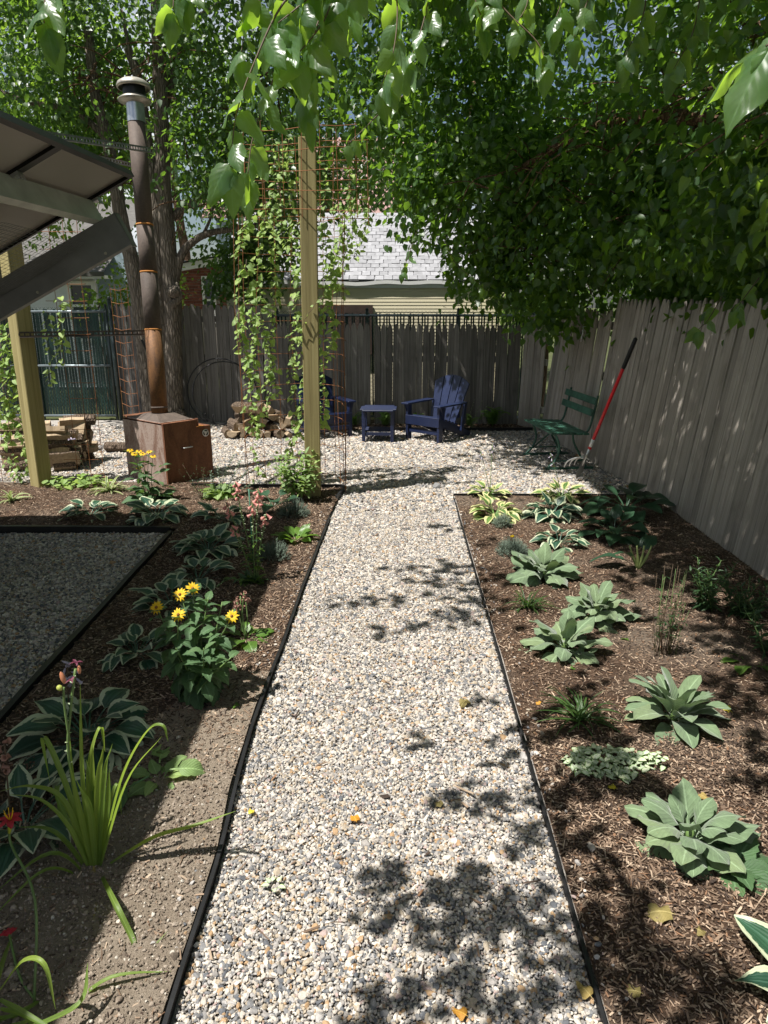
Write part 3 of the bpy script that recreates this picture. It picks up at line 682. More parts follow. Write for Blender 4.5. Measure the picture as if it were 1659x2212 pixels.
hw = thing('white_house', 'white sided house with a dark shingle eave and a blue-grey window behind the gate', 'house', (-9, 15, 0))
MB().add([(-4,.03,0),(3.15,.03,0),(3.15,.03,2.3),(-4,.03,2.3),(-4,6,0),(3.15,6,0),(3.15,6,2.3),(-4,6,2.3)], [(0,1,2,3),(1,5,6,2),(4,0,3,7)]).build('wall', M['siding_w'], hw)
boards(hw, -4, 3.15, 0, .5, 2.28, 15, M['siding_w'])
MB().add([(-4.2,-.45,2.28),(3.55,-.45,2.28),(3.55,3,4.0),(-4.2,3,4.0),(-4.2,-.45,2.2),(3.55,-.45,2.2)], [(0,1,2,3),(4,5,1,0)]).build('roof', M['shingle_d'], hw)
MB().box((-4.2,-.42,2.16),(3.55,-.0,2.22)).build('soffit', M['trim_w'], hw)
wf = MB().box((2.62,-.06,1.0),(2.70,-.0,2.12)).box((3.12,-.06,1.0),(3.2,-.0,2.12)).box((2.70,-.06,2.04),(3.12,0,2.12)).box((2.7,-.05,1.62),(3.12,0,1.67)).box((2.6,-.08,.94),(3.22,0,1.0)).build('window', M['trim_w'], hw)
MB().box((2.70,-.02,1.0),(3.12,-.01,2.04)).build('pane', M['glass'], wf)
MB().box((3.15,.2,0),(3.95,6,2.7)).build('side_wing', plain('blue grey siding', (.36,.45,.52), .6, 0, .06), hw)

hb = thing('brick_house', 'red brick house with white gable trim glimpsed between the trunks and the vine', 'house', (-4.7, 18, 0))
MB().box((-.6,.02,0),(3.6,7,2.5)).build('wall', M['mortar'], hb)
bm_b = [MB().box((-.098,-.012,-.03),(.098,.012,.03)).mesh('brick', M['brick'])]
cnt = 0
for r in range(14):
    for c in range(9):
        x = -.42 + c*.205 + (.1 if r % 2 else 0); z = 1.56 + r*.07
        if .30 < x < .62 and z < 2.3: continue
        link('brick', bm_b[0], hb, Matrix.Translation((x, .012+jit(.002), z)))
bw = MB().box((.30,-.03,1.2),(.36,.02,2.3)).box((.56,-.03,1.2),(.62,.02,2.3)).box((.36,-.03,2.24),(.56,.02,2.3)).box((.36,-.03,1.72),(.56,.02,1.77)).build('window', M['trim_w'], hb)
MB().box((.36,0,1.2),(.56,.01,2.24)).build('pane', M['glass'], bw)
MB().box((-.55,-.02,1.3),(-.45,.02,2.42)).build('corner_board', M['trim_w'], hb)
MB().bar((-.7,-.05,2.40),(2.0,-.05,2.85),.2,.16).build('gable_trim', M['trim_w'], hb)
MB().add([(-.9,-.25,2.48),(2.0,-.25,2.95),(2.0,7,2.95),(-.9,7,2.48)], [(0,1,2,3)]).build('roof', M['shingle_d'], hb)

hp = thing('house', 'distant house with a pinkish shingle roof and pale blue siding glimpsed behind the trellis top', 'house', (-1.8, 20, 0))
MB().box((-2.6,.0,0),(3.2,6,3.75)).build('wall', M['siding_w'], hp)
boards(hp, -2.6, 3.2, 0, 2.4, 3.75, 9, plain('pale blue siding', (.48,.58,.66), .5, 0, .05), 'siding_board')
shingled(hp, -2.9, 3.5, -.4, 3.75, 3.2, 6.3, 22, 20, M['shingle_r'], 140, lambda x, r: x > .1 and r > 2)

# ------------------------------------------------------------------ posts
def timber(name, label, x, y, h, w, rz, lean=(0, 0)):
    mb = MB().box((-w/2,-w/2,-.05),(w/2,w/2,h))
    o = mb.build(name, M['post'], None, Matrix.Translation((x, y, 0)) @ Matrix.Rotation(lean[1], 4, 'Y') @ Matrix.Rotation(lean[0], 4, 'X') @ Matrix.Rotation(rz, 4, 'Z'), .006)
    return tag(o, label, 'post')
timber('wooden_post', 'tall square greenish timber post carrying the vine trellis at the bend of the path', -.665, 6.45, 3.05, .142, R(3.5), (0, .012))
timber('wooden_post', 'square treated timber post at the left, standing in the mulch beside the stacked logs', -3.40, 6.83, 2.65, .150, R(-33), (0, .010))

# ------------------------------------------------------------------ solar canopy
ZC, XC, YC, SL = 2.60, -1.72, 5.35, .50
ang = math.atan(SL); up = Vector((math.sin(ang)*-1, 0, math.cos(ang)))      # roof normal
dn = Vector((-math.cos(ang), 0, -math.sin(ang)))                           # down the slope
sc = thing('solar_canopy', 'tilted canopy of solar panels on grey steel beams, seen from below beside the chimney', 'solar canopy', (XC, YC, 0), R(-1.8))
def rp(s, y, n=0.0): return Vector((0, 0, ZC)) + dn*s + up*n + Vector((0, y, 0))       # point on roof: s down slope, y along, n along normal
def pbox(mb, s0, s1, y0, y1, n0, n1, mi=0):
    V = [rp(s, y, n) for n in (n0, n1) for s, y in ((s0,y0),(s1,y0),(s1,y1),(s0,y1))]
    mb.add(V, [(0,1,2,3),(7,6,5,4),(0,4,5,1),(1,5,6,2),(2,6,7,3),(3,7,4,0)], mi)
pw, pl = 1.05, 1.95
for k in range(7):
    for row in range(2):
        y1 = -k*pw; y0 = y1 - pw + .001; s0 = row*pl; s1 = s0 + pl
        pn = tag(bpy.data.objects.new('panel', None)); COL.objects.link(pn); pn.parent = sc
        f = MB(); t = .042; w = .034
        pbox(f, s0, s0+.006, y0, y1, 0, t); pbox(f, s1-.006, s1, y0, y1, 0, t); pbox(f, s0, s1, y0, y0+.006, .0, t); pbox(f, s0, s1, y1-.006, y1, .0, t)
        pbox(f, s0+.006, s0+w, y0+.006, y1-.006, 0, .003); pbox(f, s1-w, s1-.006, y0+.006, y1-.006, 0, .003); pbox(f, s0+w, s1-w, y0+.006, y0+w, 0, .003); pbox(f, s0+w, s1-w, y1-w, y1-.006, 0, .003)
        f.build('frame', M['frame_dk'], pn)
        b = MB(); pbox(b, s0+.006, s1-.006, y0+.006, y1-.006, .030, .034); b.build('backsheet', M['panel'], pn)
        b = MB(); pbox(b, s0+.006, s1-.006, y0+.006, y1-.006, .0345, .038); b.build('cell_face', M['cell'], pn)
        j = MB(); pbox(j, s0+1.2, s0+1.3, (y0+y1)/2-.06, (y0+y1)/2+.06, .008, .029); j.build('junction_box', M['black'], pn)
def purlin(s):
    mb = MB(); h = .155; fl = .055
    pbox(mb, s, s+.004, -7.2, -.02, -h, -.002); pbox(mb, s+.004, s+fl, -7.2, -.02, -.006, -.002); pbox(mb, s+.004, s+fl, -7.2, -.02, -h, -h+.004); pbox(mb, s+fl-.004, s+fl, -7.2, -.02, -h+.004, -h+.02)
    p = mb.build('purlin', M['purlin'], sc)
    for k in range(7):
        c = MB(); pbox(c, s-.05, s-.005, -k*pw-.045, -k*pw+.012, -.020, -.003); pbox(c, s-.05, s-.045, -k*pw-.045, -k*pw+.012, -.05, -.02); c.build('clamp', M['galv'], p)
for s in (.34, 1.55, 2.4, 3.5): purlin(s)
for yr in (-.10, -3.4, -6.9):
    mb = MB(); s0, s1 = .22, 4.1; n1 = -.158; n0 = n1 - .225
    pbox(mb, s0, s1, yr, yr+.006, n0, n1); pbox(mb, s0, s1, yr+.006, yr+.075, n1-.006, n1); pbox(mb, s0, s1, yr+.006, yr+.075, n0, n0+.006)
    rf = mb.build('rafter', M['beam'], sc)
    for s, n in ((.42, n0+.03), (1.0, n0+.03), (1.42, n0+.035), (2.0, n0+.03)):
        c = rp(s, yr, n); MB().tube([c+Vector((0,.002,0)), c+Vector((0,-.006,0))], [.011,.009], 8).build('bolt', M['screw'], rf)
mb = MB(); pbox(mb, .22, .228, -.10, -.02, -.40, -.158); mb.build('end_plate', M['beam'], sc)
# hardware cloth sagging under the panels
hc = MB()
for i in range(46):
    s = .5 + i*.036; P = []
    for j in range(14):
        y = -.15 - j*.23; P.append(rp(s, y, -.17 - .06*math.sin(j*.9+1)*math.sin(i*.08+.4) - .05))
    for a, b in zip(P[:-1], P[1:]): hc.bar(a, b, .0016, .0016)
for j in range(88):
    y = -.15 - j*.035; P = [rp(.5+i*.18, y, -.22 - .06*math.sin(j*.137+1)*math.sin(i*.4+.4)) for i in range(10)]
    for a, b in zip(P[:-1], P[1:]): hc.bar(a, b, .0016, .0016)
tag(hc.build('wire_netting', M['galv_d'], sc), kind='stuff')
for xx, yy in ((-3.55, -3.3), (-3.55, -6.8)):   # legs, low side, outside the view
    MB().box((xx-.06, yy-.06, 0), (xx+.06, yy+.06, rp(3.9, yy, -.4).z+.12)).build('leg', M['beam'], sc)
for yy in (-3.3, -6.8):
    MB().box((-.36-.05, yy-.05, 0), (-.36+.05, yy+.05, rp(.4, yy, -.35).z)).build('leg', M['beam'], sc)

# ------------------------------------------------------------------ firebox and chimney
A = Vector((-2.16, 6.86, 0)); u = Vector((.68, .735, 0)).normalized(); v = Vector((-.785, .62, 0)).normalized(); zz = Vector((0, 0, 1))
fx = thing('firebox', 'rusty brown steel firebox with a pyramid hood, standing on the gravel by the tree', 'firebox', A)
LU, LV, HB, LED = .40, .68, .62, .145
def fq(mb, pts, mi=0): mb.add(pts, [tuple(range(len(pts)))], mi)
P = lambda a, b, z: u*a + v*b + zz*z
b = MB()
hl = .545
fq(b, [P(0,0,0),P(LU+LED,0,0),P(LU+LED,0,hl),P(LU,0,hl),P(LU,0,HB),P(0,0,HB)])
fq(b, [P(LU+LED,0,0),P(LU+LED,LV,0),P(LU+LED,LV,hl),P(LU+LED,0,hl)])
fq(b, [P(LU+LED,LV,0),P(0,LV,0),P(0,LV,HB),P(LU,LV,HB),P(LU,LV,hl),P(LU+LED,LV,hl)])
fq(b, [P(0,0,HB),P(LU,0,HB),P(LU,LV,HB),P(0,LV,HB)]); fq(b, [P(LU,0,hl),P(LU+LED,0,hl),P(LU+LED,LV,hl),P(LU,LV,hl)]); fq(b, [P(LU,0,hl),P(LU,LV,hl),P(LU,LV,HB),P(LU,0,HB)])
b.build('body', M['rust_box'], fx, None, .012)
s = MB(); fq(s, [P(-.001,LV,0),P(-.001,0,0),P(-.001,0,HB-.012),P(-.001,LV,HB-.012)]); s.build('side_plate', M['rust_pale'], fx)
s = MB().bar(P(.0,-.004,0), P(.0,-.004,HB), .03, .004, up=tuple(u)).build('corner_weld', M['rust_box'], fx)
MB().bar(P(LU+.02,0-.012,hl+.004), P(LU+.02,LV*.9,hl+.004), .09, .005).build('ledge_plate', M['orange_rust'], fx)
MB().bar(P(LU-.004,.015,hl), P(LU-.004,.015,HB+.01), .03, .03).build('hinge', M['rust_box'], fx)
hood = MB(); c0 = P(.20,.33,.68); r = .30
ring = [P(.02,.06,HB+.002),P(.38,.06,HB+.002),P(.38,.62,HB+.002),P(.02,.62,HB+.002)]; tr = [c0+u*(-.10)+v*(-.10),c0+u*.10+v*(-.10),c0+u*.10+v*.10,c0+u*(-.10)+v*.10]
for i in range(4): fq(hood, [ring[i], ring[(i+1) % 4], tr[(i+1) % 4], tr[i]])
fq(hood, tr); hood.build('hood', M['pipe'], fx, None, .004)
wl = MB()
for i in range(4): wl.bar(ring[i], ring[(i+1) % 4], .014, .008)
wl.build('weld_seam', M['rust_pale'], fx)
hd = MB(); h0 = P(.19,-.004,.36); hd.tube([h0, h0-v*.035, h0-v*.035+u*.10, h0+u*.10], .006, 6); hd.build('handle', M['alu'], fx)
vd = MB(); ctr = P(LU+.075,-.008,.475); MM = Matrix((( u.x, 0, -v.x, ctr.x), (u.y, 0, -v.y, ctr.y), (0, 1, 0, ctr.z), (0,0,0,1)))
vd.lathe([(.0,.004),(.016,.004)], 16, 0, MM); vd.lathe([(.030,.004),(.038,.004),(.038,0)], 20, 0, MM)
for k in range(3):
    a0 = k*2*math.pi/3+.4; pts = [(r_*math.cos(a0+d), r_*math.sin(a0+d), .004) for r_, d in ((.016,-.35),(.030,-.28),(.030,.28),(.016,.35))]; vd.add([MM @ Vector(p) for p in pts], [(0,1,2,3)])
vent = vd.build('air_vent', M['alu'], fx)
MB().lathe([(0,.001),(.036,.001)], 20, 0, MM).build('vent_hole', M['black'], vent)
lt = MB(); l0 = P(LU+LED,.10,.26); lt.bar(l0, l0+u*.05, .03,.05).bar(l0+u*.05+zz*.03, l0+u*.05-zz*.09, .03,.02); lt.build('latch', M['rust_box'], fx)
lid = MB().bar(P(.05,LV-.02,HB+.006), P(.40,LV-.02,HB+.006), .22, .006).build('top_plate', M['rust_box'], fx)
# pipe
pb = A + c0; pt = Vector((-2.335, 7.47, 3.40)); ax = (pt-pb)
def pp(t): return c0 + ax*t
secs = [(0, .30, .082, 'pipe_or'), (.30, .50, .081, 'pipe'), (.50, .66, .080, 'pipe'), (.66, 1.0, .079, 'pipe')]
for a, c, rr, mt in secs:
    o = MB().tube([pp(a), pp(lerp(a,c,.5)), pp(c)], rr, 28).build('pipe_section', M[mt], fx)
for t in (.02, .30, .50, .66):
    MB().tube([pp(t-.003), pp(t), pp(t+.003)], [.082,.085,.082], 28).build('pipe_collar', M['orange_rust'] if t > .1 else M['pipe'], fx)
tq = Matrix.Translation(pp(1.0)) @ Vector((0,0,1)).rotation_difference(ax.normalized()).to_matrix().to_4x4()
MB().lathe([(.082,-.02),(.082,.145)], 28, 0, tq).build('pipe_band', M['galv'], fx)
cp = MB().lathe([(.083,.14),(.150,.162),(.152,.172),(.115,.198),(.09,.213),(.086,.213)], 32, 0, tq).build('cap_skirt', M['cap_paint'], fx)
MB().lathe([(.10,.205),(.105,.29)], 24, 0, tq).build('cap_cage', M['black'], fx)
MB().lathe([(.138,.27),(.153,.275),(.155,.29),(.143,.315),(.11,.338),(.05,.352),(.0,.354)], 32, 0, tq).build('cap_dome', M['cap_paint'], fx)
# slotted steel bars that brace the chimney
def slotted(name, label, a, b, mat, w=.045, up_=(0, 0, 1), pitch=.045):
    a = Vector(a); b = Vector(b); d = (b-a); L = d.length; d.normalize(); z = Vector(up_); sd = d.cross(z).normalized(); z = sd.cross(d)
    mb = MB(); e = w*.30
    mb.bar(a+z*(w/2-e/2), b+z*(w/2-e/2), .003, e, up=tuple(z)); mb.bar(a-z*(w/2-e/2), b-z*(w/2-e/2), .003, e, up=tuple(z))
    n = int(L/pitch)
    for i in range(n+1):
        p = a + d*(L*i/n); mb.bar(p-d*.007-z*.0, p+d*.007, .0026, w*.42, up=tuple(z))
    mb.bar(a-z*w/2+sd*w/2, b-z*w/2+sd*w/2, w, .003, up=tuple(z))
    return tag(mb.build(name, mat), label, 'brace')
slotted('brace_bar', 'long brown slotted bar reaching from the wooden post to the chimney pipe, at fence height', (-3.36, 6.73, 1.475), (-2.30, 7.38, 1.465), M['steel_dk'], .05)
slotted('brace_bar', 'upper slotted steel bar tying the pipe top to the solar canopy', (-2.55, 5.6, 2.93), (-2.20, 7.38, 3.13), M['galv_d'], .05)
slotted('brace_bar', 'thin slotted strap below the upper bar behind the pipe top', (-2.75, 6.4, 2.98), (-2.40, 7.62, 3.03), M['galv_d'], .04)
slotted('brace_bar', 'short dark slotted strut slanting down on the pipe', (-2.44, 7.40, 1.40), (-2.36, 7.37, 1.22), M['black'], .03)
# ------------------------------------------------------------------ firewood
def log_mesh(k):
    r2 = random.Random(100+k); L = .36; mb = MB(); n = 7
    kind = k % 4
    if kind == 0: prof = [(math.cos(a)*.075, math.sin(a)*.07) for a in [i*2*math.pi/9 for i in range(9)]]; bark = set(range(9))
    elif kind == 1: prof = [(math.cos(a)*.095, math.sin(a)*.095-.035) for a in [math.pi*i/6 for i in range(7)]]; bark = set(range(6))
    elif kind == 2: prof = [(0,-.07)] + [(math.cos(a)*.11, math.sin(a)*.11-.04) for a in [.6+1.9*i/5 for i in range(6)]]; bark = set(range(1, 6))
    else: prof = [(-.06,-.05),(.065,-.045),(.07,.03),(.01,.065),(-.06,.03)]; bark = {2}
    prof = [(x*(1+r2.uniform(-.12,.12)), z*(1+r2.uniform(-.12,.12))) for x, z in prof]; m = len(prof); S_ = 5
    V = []
    for j in range(S_):
        t = j/(S_-1); w = 1+.06*math.sin(j*2+k)
        for x, z in prof: V.append((x*w+r2.uniform(-.005,.005), (t-.5)*L + (r2.uniform(-.012,.012) if j in (0,S_-1) else 0), z*w+r2.uniform(-.005,.005)))
    for j in range(S_-1):
        for i in range(m): mb.add([V[j*m+i], V[j*m+(i+1) % m], V[(j+1)*m+(i+1) % m], V[(j+1)*m+i]], [(0,1,2,3)], 0 if i in bark else 1)
    mb.add(V[:m][::-1], [tuple(range(m))], 2); mb.add(V[-m:], [tuple(range(m))], 2)
    return mb.mesh('firewood_log', [M['logbark'], M['logwood'], M['logend']])
logs = [log_mesh(k) for k in range(8)]
def log(p, rz, label, group, roll=None, sc=1.0, tilt=0):
    m = Matrix.Translation(p) @ Matrix.Rotation(rz, 4, 'Z') @ Matrix.Rotation(tilt, 4, 'X') @ Matrix.Rotation(rng.uniform(0, 6.28) if roll is None else roll, 4, 'Y') @ Matrix.Diagonal((sc, sc*rng.uniform(.9,1.1), sc, 1))
    return tag(link('firewood_log', rng.choice(logs), None, m), label, 'log', group)
LP = 'split pale firewood log in the low heap before the back fence'
for r_, (nn, z) in enumerate(((8, .06), (8, .14), (7, .22), (5, .295), (3, .365))):
    for i in range(nn):
        log(Vector((-2.12 + (i + r_*.5)*.112 + jit(.02) + .02*r_, 9.55 + jit(.06) - (.12 if r_ == 0 else 0), z + jit(.012))), R(25)+jit(.6), LP, 'firewood heap by the back fence', None, rng.uniform(.62, .85), jit(.12))
log(Vector((-1.80, 9.42, .40)), R(75), 'largest round log lying across the top of the heap by the back fence', None, 0, 1.05)
LQ = 'weathered firewood log in the stack behind the left timber post'
for r_ in range(6):
    for i in range(5):
        for c in range(2):
            if r_ >= 4 and rng.random() < .45: continue
            log(Vector((-3.98 + c*.50 + jit(.04), 7.50 + i*.125 + jit(.02), .06 + r_*.082 + jit(.01))), R(-80)+jit(.16), LQ, 'firewood stack behind the left post', None, rng.uniform(.65, .88), jit(.05))
for k in range(4): log(Vector((-4.5+.42*k, 8.55+jit(.1), .07)), R(-88)+jit(.2), 'single pale log lying on the gravel behind the left firewood stack', 'loose logs behind the left stack', None, .8)
# ------------------------------------------------------------------ hoops
hp_ = thing('metal_hoop', 'thin black metal hoops leaning against the dark back fence above the log heap', 'hoop', (-2.38, 10.35, 0))
for k, (dx, dy, rad, tl, rzz) in enumerate(((0, .0, .47, -.16, .0), (.10, -.10, .455, -.26, .28))):
    mm = Matrix.Translation((dx, dy, rad+.03)) @ Matrix.Rotation(rzz, 4, 'Z') @ Matrix.Rotation(tl, 4, 'X')
    pts = [mm @ Vector((rad*math.cos(a), 0, rad*math.sin(a))) for a in [2*math.pi*i/48 for i in range(49)]]
    MB().tube(pts, .009, 6).build('ring', M['black'], hp_)
    for sx in (-.2, .25): MB().tube([mm @ Vector((sx, 0, -rad*.9)), mm @ Vector((sx, -.10, -rad*.9+.10))], .008, 6).build('foot', M['black'], hp_)
# ------------------------------------------------------------------ adirondack chairs, side table
def adirondack(label, loc, rz):
    t = thing('adirondack_chair', label, 'chair', loc, rz)
    W_ = .255
    for sx in (-1, 1):
        MB().bar((sx*W_, -.235, 0), (sx*W_, -.235, .46), .038, .085, up=(0,1,0)).build('front_leg', M['navy'], t, None, .004)
        MB().bar((sx*(W_-.04), -.24, .285), (sx*(W_-.04), .50, .0), .032, .105).build('rear_leg', M['navy'], t, None, .004)
        MB().bar((sx*(W_+.005), -.32, .475), (sx*(W_+.02), .27, .475), .115, .022).build('armrest', M['navy'], t, None, .004)
        MB().add([(sx*(W_+.019), -.28, .46), (sx*(W_+.019), -.19, .46), (sx*(W_+.019), -.20, .30), (sx*(W_+.045), -.28, .46), (sx*(W_+.045), -.19, .46), (sx*(W_+.045), -.20, .30)], [(0,1,2),(5,4,3),(0,3,4,1),(1,4,5,2),(2,5,3,0)]).build('arm_bracket', M['navy'], t)
        MB().bar((sx*W_, .26, .10), (sx*W_, .33, .47), .03, .05).build('rear_upright', M['navy'], t)
    MB().box((-W_-.018, -.285, .205), (W_+.018, -.262, .325)).build('front_board', M['navy'], t, None, .003)
    MB().box((-W_+.02, -.255, .10), (W_-.02, -.235, .155)).build('stretcher', M['navy'], t, None, .003)
    for i in range(6):
        y = -.22 + i*.072; z = .318 - i*.022
        MB().box((-W_+.01, -.03, -.009), (W_-.01, .03, .009), 0, Matrix.Translation((0, y, z)) @ Matrix.Rotation(-.30, 4, 'X')).build('seat_slat', M['navy'], t, None, .003)
    tb = Matrix.Translation((0, .185, .19)) @ Matrix.Rotation(-.36, 4, 'X')
    for i in range(4):
        c0_ = (i-1.5)*.098; c1_ = (i-1.5)*.142; wb, wt = .045, .066
        ht = lambda x: .66 - .85*x*x*1.6
        o = [(c0_-wb, 0), (c0_+wb, 0), (c1_+wt, ht(c1_+wt)), (c1_+wt*.5, ht(c1_+wt*.5)), (c1_, ht(c1_)), (c1_-wt*.5, ht(c1_-wt*.5)), (c1_-wt, ht(c1_-wt))]
        n = len(o); V = [tb @ Vector((x, -.01, z)) for x, z in o] + [tb @ Vector((x, .01, z)) for x, z in o]
        MB().add(V, [tuple(range(n)), tuple(range(2*n-1, n-1, -1))] + [(k, k+n, (k+1) % n+n, (k+1) % n) for k in range(n)]).build('back_slat', M['navy'], t, None, .003)
    for z in (.12, .42): MB().bar(tb @ Vector((-.22, .022, z)), tb @ Vector((.22, .022, z)), .05, .022, up=(0,1,0)).build('back_rail', M['navy'], t)
    return t
fl = (G(881, 947) + G(951, 958))/2; fd = (G(951, 958) - G(881, 947)); rzc = math.atan2(fd.y, fd.x)
bk = Vector((-math.sin(rzc), math.cos(rzc), 0))
adirondack('navy blue slatted garden chair with sun spots on its back, right of the side table', fl + bk*.235, rzc)
adirondack('navy blue slatted garden chair mostly hidden behind the vines and the tall post', Vector((-.80, 9.62, 0)), R(28))
tt = thing('side_table', 'small navy blue slatted side table between the two blue chairs', 'side table', (-.07, 9.28, 0), R(-3))
for i in range(5):
    y = (i-2)*.098; hw_ = .235 - (.035 if abs(i-2) == 2 else 0)
    MB().box((-hw_, y-.046, .405), (hw_, y+.046, .425)).build('top_slat', M['navy'], tt, None, .004)
for sx in (-1, 1):
    for sy in (-1, 1): MB().box((sx*.185-.022, sy*.175-.022, 0), (sx*.185+.022, sy*.175+.022, .405)).build('leg', M['navy'], tt, None, .003)
    MB().box((sx*.185-.012, -.153, .34), (sx*.185+.012, .153, .40)).build('apron', M['navy'], tt)
    MB().box((sx*.185-.012, -.153, .09), (sx*.185+.012, .153, .13)).build('stretcher', M['navy'], tt)
for i in range(3): MB().box((-.173, (i-1)*.10-.044, .131), (.173, (i-1)*.10+.044, .148)).build('shelf_slat', M['navy'], tt, None, .003)
MB().box((-.163, -.187, .09), (.163, -.165, .13)).build('stretcher', M['navy'], tt)
# ------------------------------------------------------------------ bench (local: x away from viewer along the fence, y towards the fence)
bn = thing('garden_bench', 'old green painted slat bench on curved iron legs against the fence', 'bench', (1.80, 7.52, 0), math.atan2(.80, -.10))
# local x runs along the bench (away), local y = towards -x world ... so the sitter faces +y local
def bl(x, y, z): return Vector((x, -y, z))         # y: 0 at the front, .5 at the fence
for x in (.02, .78):
    fr_ = MB()
    fr_.tube(smoothpath([bl(x,-.02,.02), bl(x,.06,.10), bl(x,.10,.22), bl(x,.07,.34), bl(x,.03,.405)], 6), .014, 8); o = fr_.build('leg', M['green_paint'], bn)
    MB().tube(smoothpath([bl(x,.42,.03), bl(x,.34,.16), bl(x,.26,.30), bl(x,.24,.40)], 6), .012, 8).build('leg', M['green_paint'], bn)
    MB().bar(bl(x,-.04,.018), bl(x,.50,.018), .035, .022).build('foot_bar', M['green_paint'], bn)
    MB().bar(bl(x,.02,.10), bl(x,.38,.10), .014, .014).build('stretcher', M['green_paint'], bn)
    MB().tube(smoothpath([bl(x,.03,.405), bl(x,.2,.398), bl(x,.36,.395), bl(x,.42,.45), bl(x,.455,.60), bl(x,.49,.80)], 6), .013, 8).build('back_support', M['green_paint'], bn)
MB().tube([bl(.02,.10,.12), bl(.40,.18,.385)], .010, 6).tube([bl(.78,.10,.12), bl(.40,.18,.385)], .010, 6).build('brace', M['green_paint'], bn)
for i in range(6):
    y = .0 + i*.073; z = .422 - .004*i + (.0 if i else -.008)
    MB().bar(bl(-.06,y,z), bl(.86,y,z), .060, .020).build('seat_slat', M['green_paint'], bn, None, .004)
for k, (y, z) in enumerate(((.440,.625), (.470,.745))):
    MB().bar(bl(-.04,y-.02,z), bl(.84,y-.02,z), .020, .075, up=(0,-.25,1)).build('back_slat', M['green_paint'], bn, None, .004)
# ------------------------------------------------------------------ long red handled tool
r0, r1 = Vector((1.975, 7.08, .0)), Vector((2.30, 6.66, 1.45)); rk = thing('garden_rake', 'long red handled hand cultivator with black grip leaning on the fence beside the bench', 'garden tool', r0); dr = r1 - r0
MB().tube([dr*.25, dr*.62, dr*.80, dr*.83], [.0165,.0165,.0165,.014], 12).build('pole', M['red'], rk)
MB().tube([dr*.80, dr*.815, dr*.97, dr*.995, dr*1.0], [.015,.020,.020,.019,.010], 12).build('grip', M['grip'], rk)
MB().tube([dr*.26, dr*.315], [.017,.017], 12).build('label_band', M['white_label'], rk)
MB().tube([dr*.245, dr*.26], [.018,.018], 12).build('ring', M['red'], rk)
hdm = MB().tube([dr*.25, dr*.18, dr*.12], [.015,.014,.012], 8)
hdm.build('socket', M['alu'], rk)
sd = dr.cross(Vector((0,0,1))).normalized(); fw = sd.cross(dr).normalized()
bl_ = MB().add([dr*.20+sd*.03, dr*.20-sd*.03, dr*.06-sd*.05, dr*.0+Vector((0,0,.004)), dr*.06+sd*.05], [(0,1,2,3,4)]).build('blade', M['alu'], rk)
for k in (-1, 0, 1):
    MB().tube(smoothpath([dr*.17+sd*.012*k, dr*.16+fw*.06+sd*.04*k, dr*.11+fw*.13+sd*.075*k, dr*.06+fw*.14+sd*.08*k], 4), .008, 6).build('tine', M['alu'], rk)
MB().tube([dr*.18-fw*.05, dr*.18+fw*.05], .006, 6).build('bolt', M['alu'], rk)
hk = MB().tube([(0,0,.06),(0,0,.0),(-.008,0,-.06),(-.012,0,-.10)], .006, 6).tube([(0,0,.06),(.03,0,.065)], .004, 6).build('hook', M['alu'], None, Matrix.Translation(PX(1263, 718, 2.235)+Vector((-.02,0,0))))
tag(hk, 'small metal hook hanging on the fence boards above the bench', 'hook')
# ------------------------------------------------------------------ rusted wire trellises
def wire(mb, pts, r=.0028): mb.tube(pts, r, 5, 0, False)
tr = thing('wire_trellis', 'tall rusted wire cage trellis behind the main timber post, hung with vines', 'trellis', (-.84, 6.7, 0))
plan = smoothpath([(-.50,-.02,0),(-.47,.22,0),(-.22,.46,0),(.10,.50,0),(.35,.35,0),(.44,.08,0),(.47,-.18,0)], 2)
mb = MB(); NV = len(plan)
for i, p in enumerate(plan): wire(mb, [p+Vector((jit(.012), jit(.012), -.02)), p+Vector((jit(.02), jit(.02), .8)), p+Vector((jit(.02), jit(.02), 1.7)), p+Vector((.04+jit(.02), jit(.02), 2.52))])
mb.build('upright_wires', M['wire_rust'], tr)
for k in range(17):
    z = .06 + k*.152; mb = MB(); wire(mb, [p+Vector((.02*z, 0, z+jit(.006))) for p in plan]); mb.build('ring_wire', M['wire_rust'], tr)
mb = MB()   # flat panels at the top, one across the front of the post and one behind it
for yy, x0_, x1_, xs in ((-.335, -.30, .62, 7), (.25, -.42, .70, 8)):
    for k in range(5):
        z = 2.50 + k*.152; w = MB(); wire(w, [Vector((lerp(x0_, x1_, t/6), yy + .05*math.sin(t*1.1), z + .012*math.sin(t*.9+k) + (.03 if t == 6 and k == 4 else 0))) for t in range(7)]); w.build('cross_wire', M['wire_rust'], tr)
    for k in range(xs):
        x = lerp(x0_, x1_, k/(xs-1)); wire(mb, [Vector((x, yy+.045*math.sin(k*1.1*6/(xs-1)), 2.44)), Vector((x+jit(.02), yy+.045*math.sin(k*1.1*6/(xs-1)), 3.13+jit(.04)))])
mb.build('top_uprights', M['wire_rust'], tr)
t2 = thing('wire_trellis', 'flat rusted wire grid trellis beside the left timber post, before the green gate', 'trellis', (-3.06, 6.95, 0))
for k in range(20):
    z = .10 + k*.152; x0_ = -.02 if 3 < k < 10 else -.15
    w = MB(); wire(w, [Vector((x0_+.02*z, 0, z)), Vector((.16+.04*z, .01, z-.004)), Vector((.235+.02*z, .02, z))]); w.build('cross_wire', M['wire_rust'], t2)
for x in (-.02, .11, .24):
    w = MB(); wire(w, [Vector((x, 0, -.02)), Vector((x+.01, 0, 1.0)), Vector((x+.0, 0, 2.0)), Vector((x+.05, 0, 3.08))]); w.build('upright_wire', M['wire_rust'], t2)
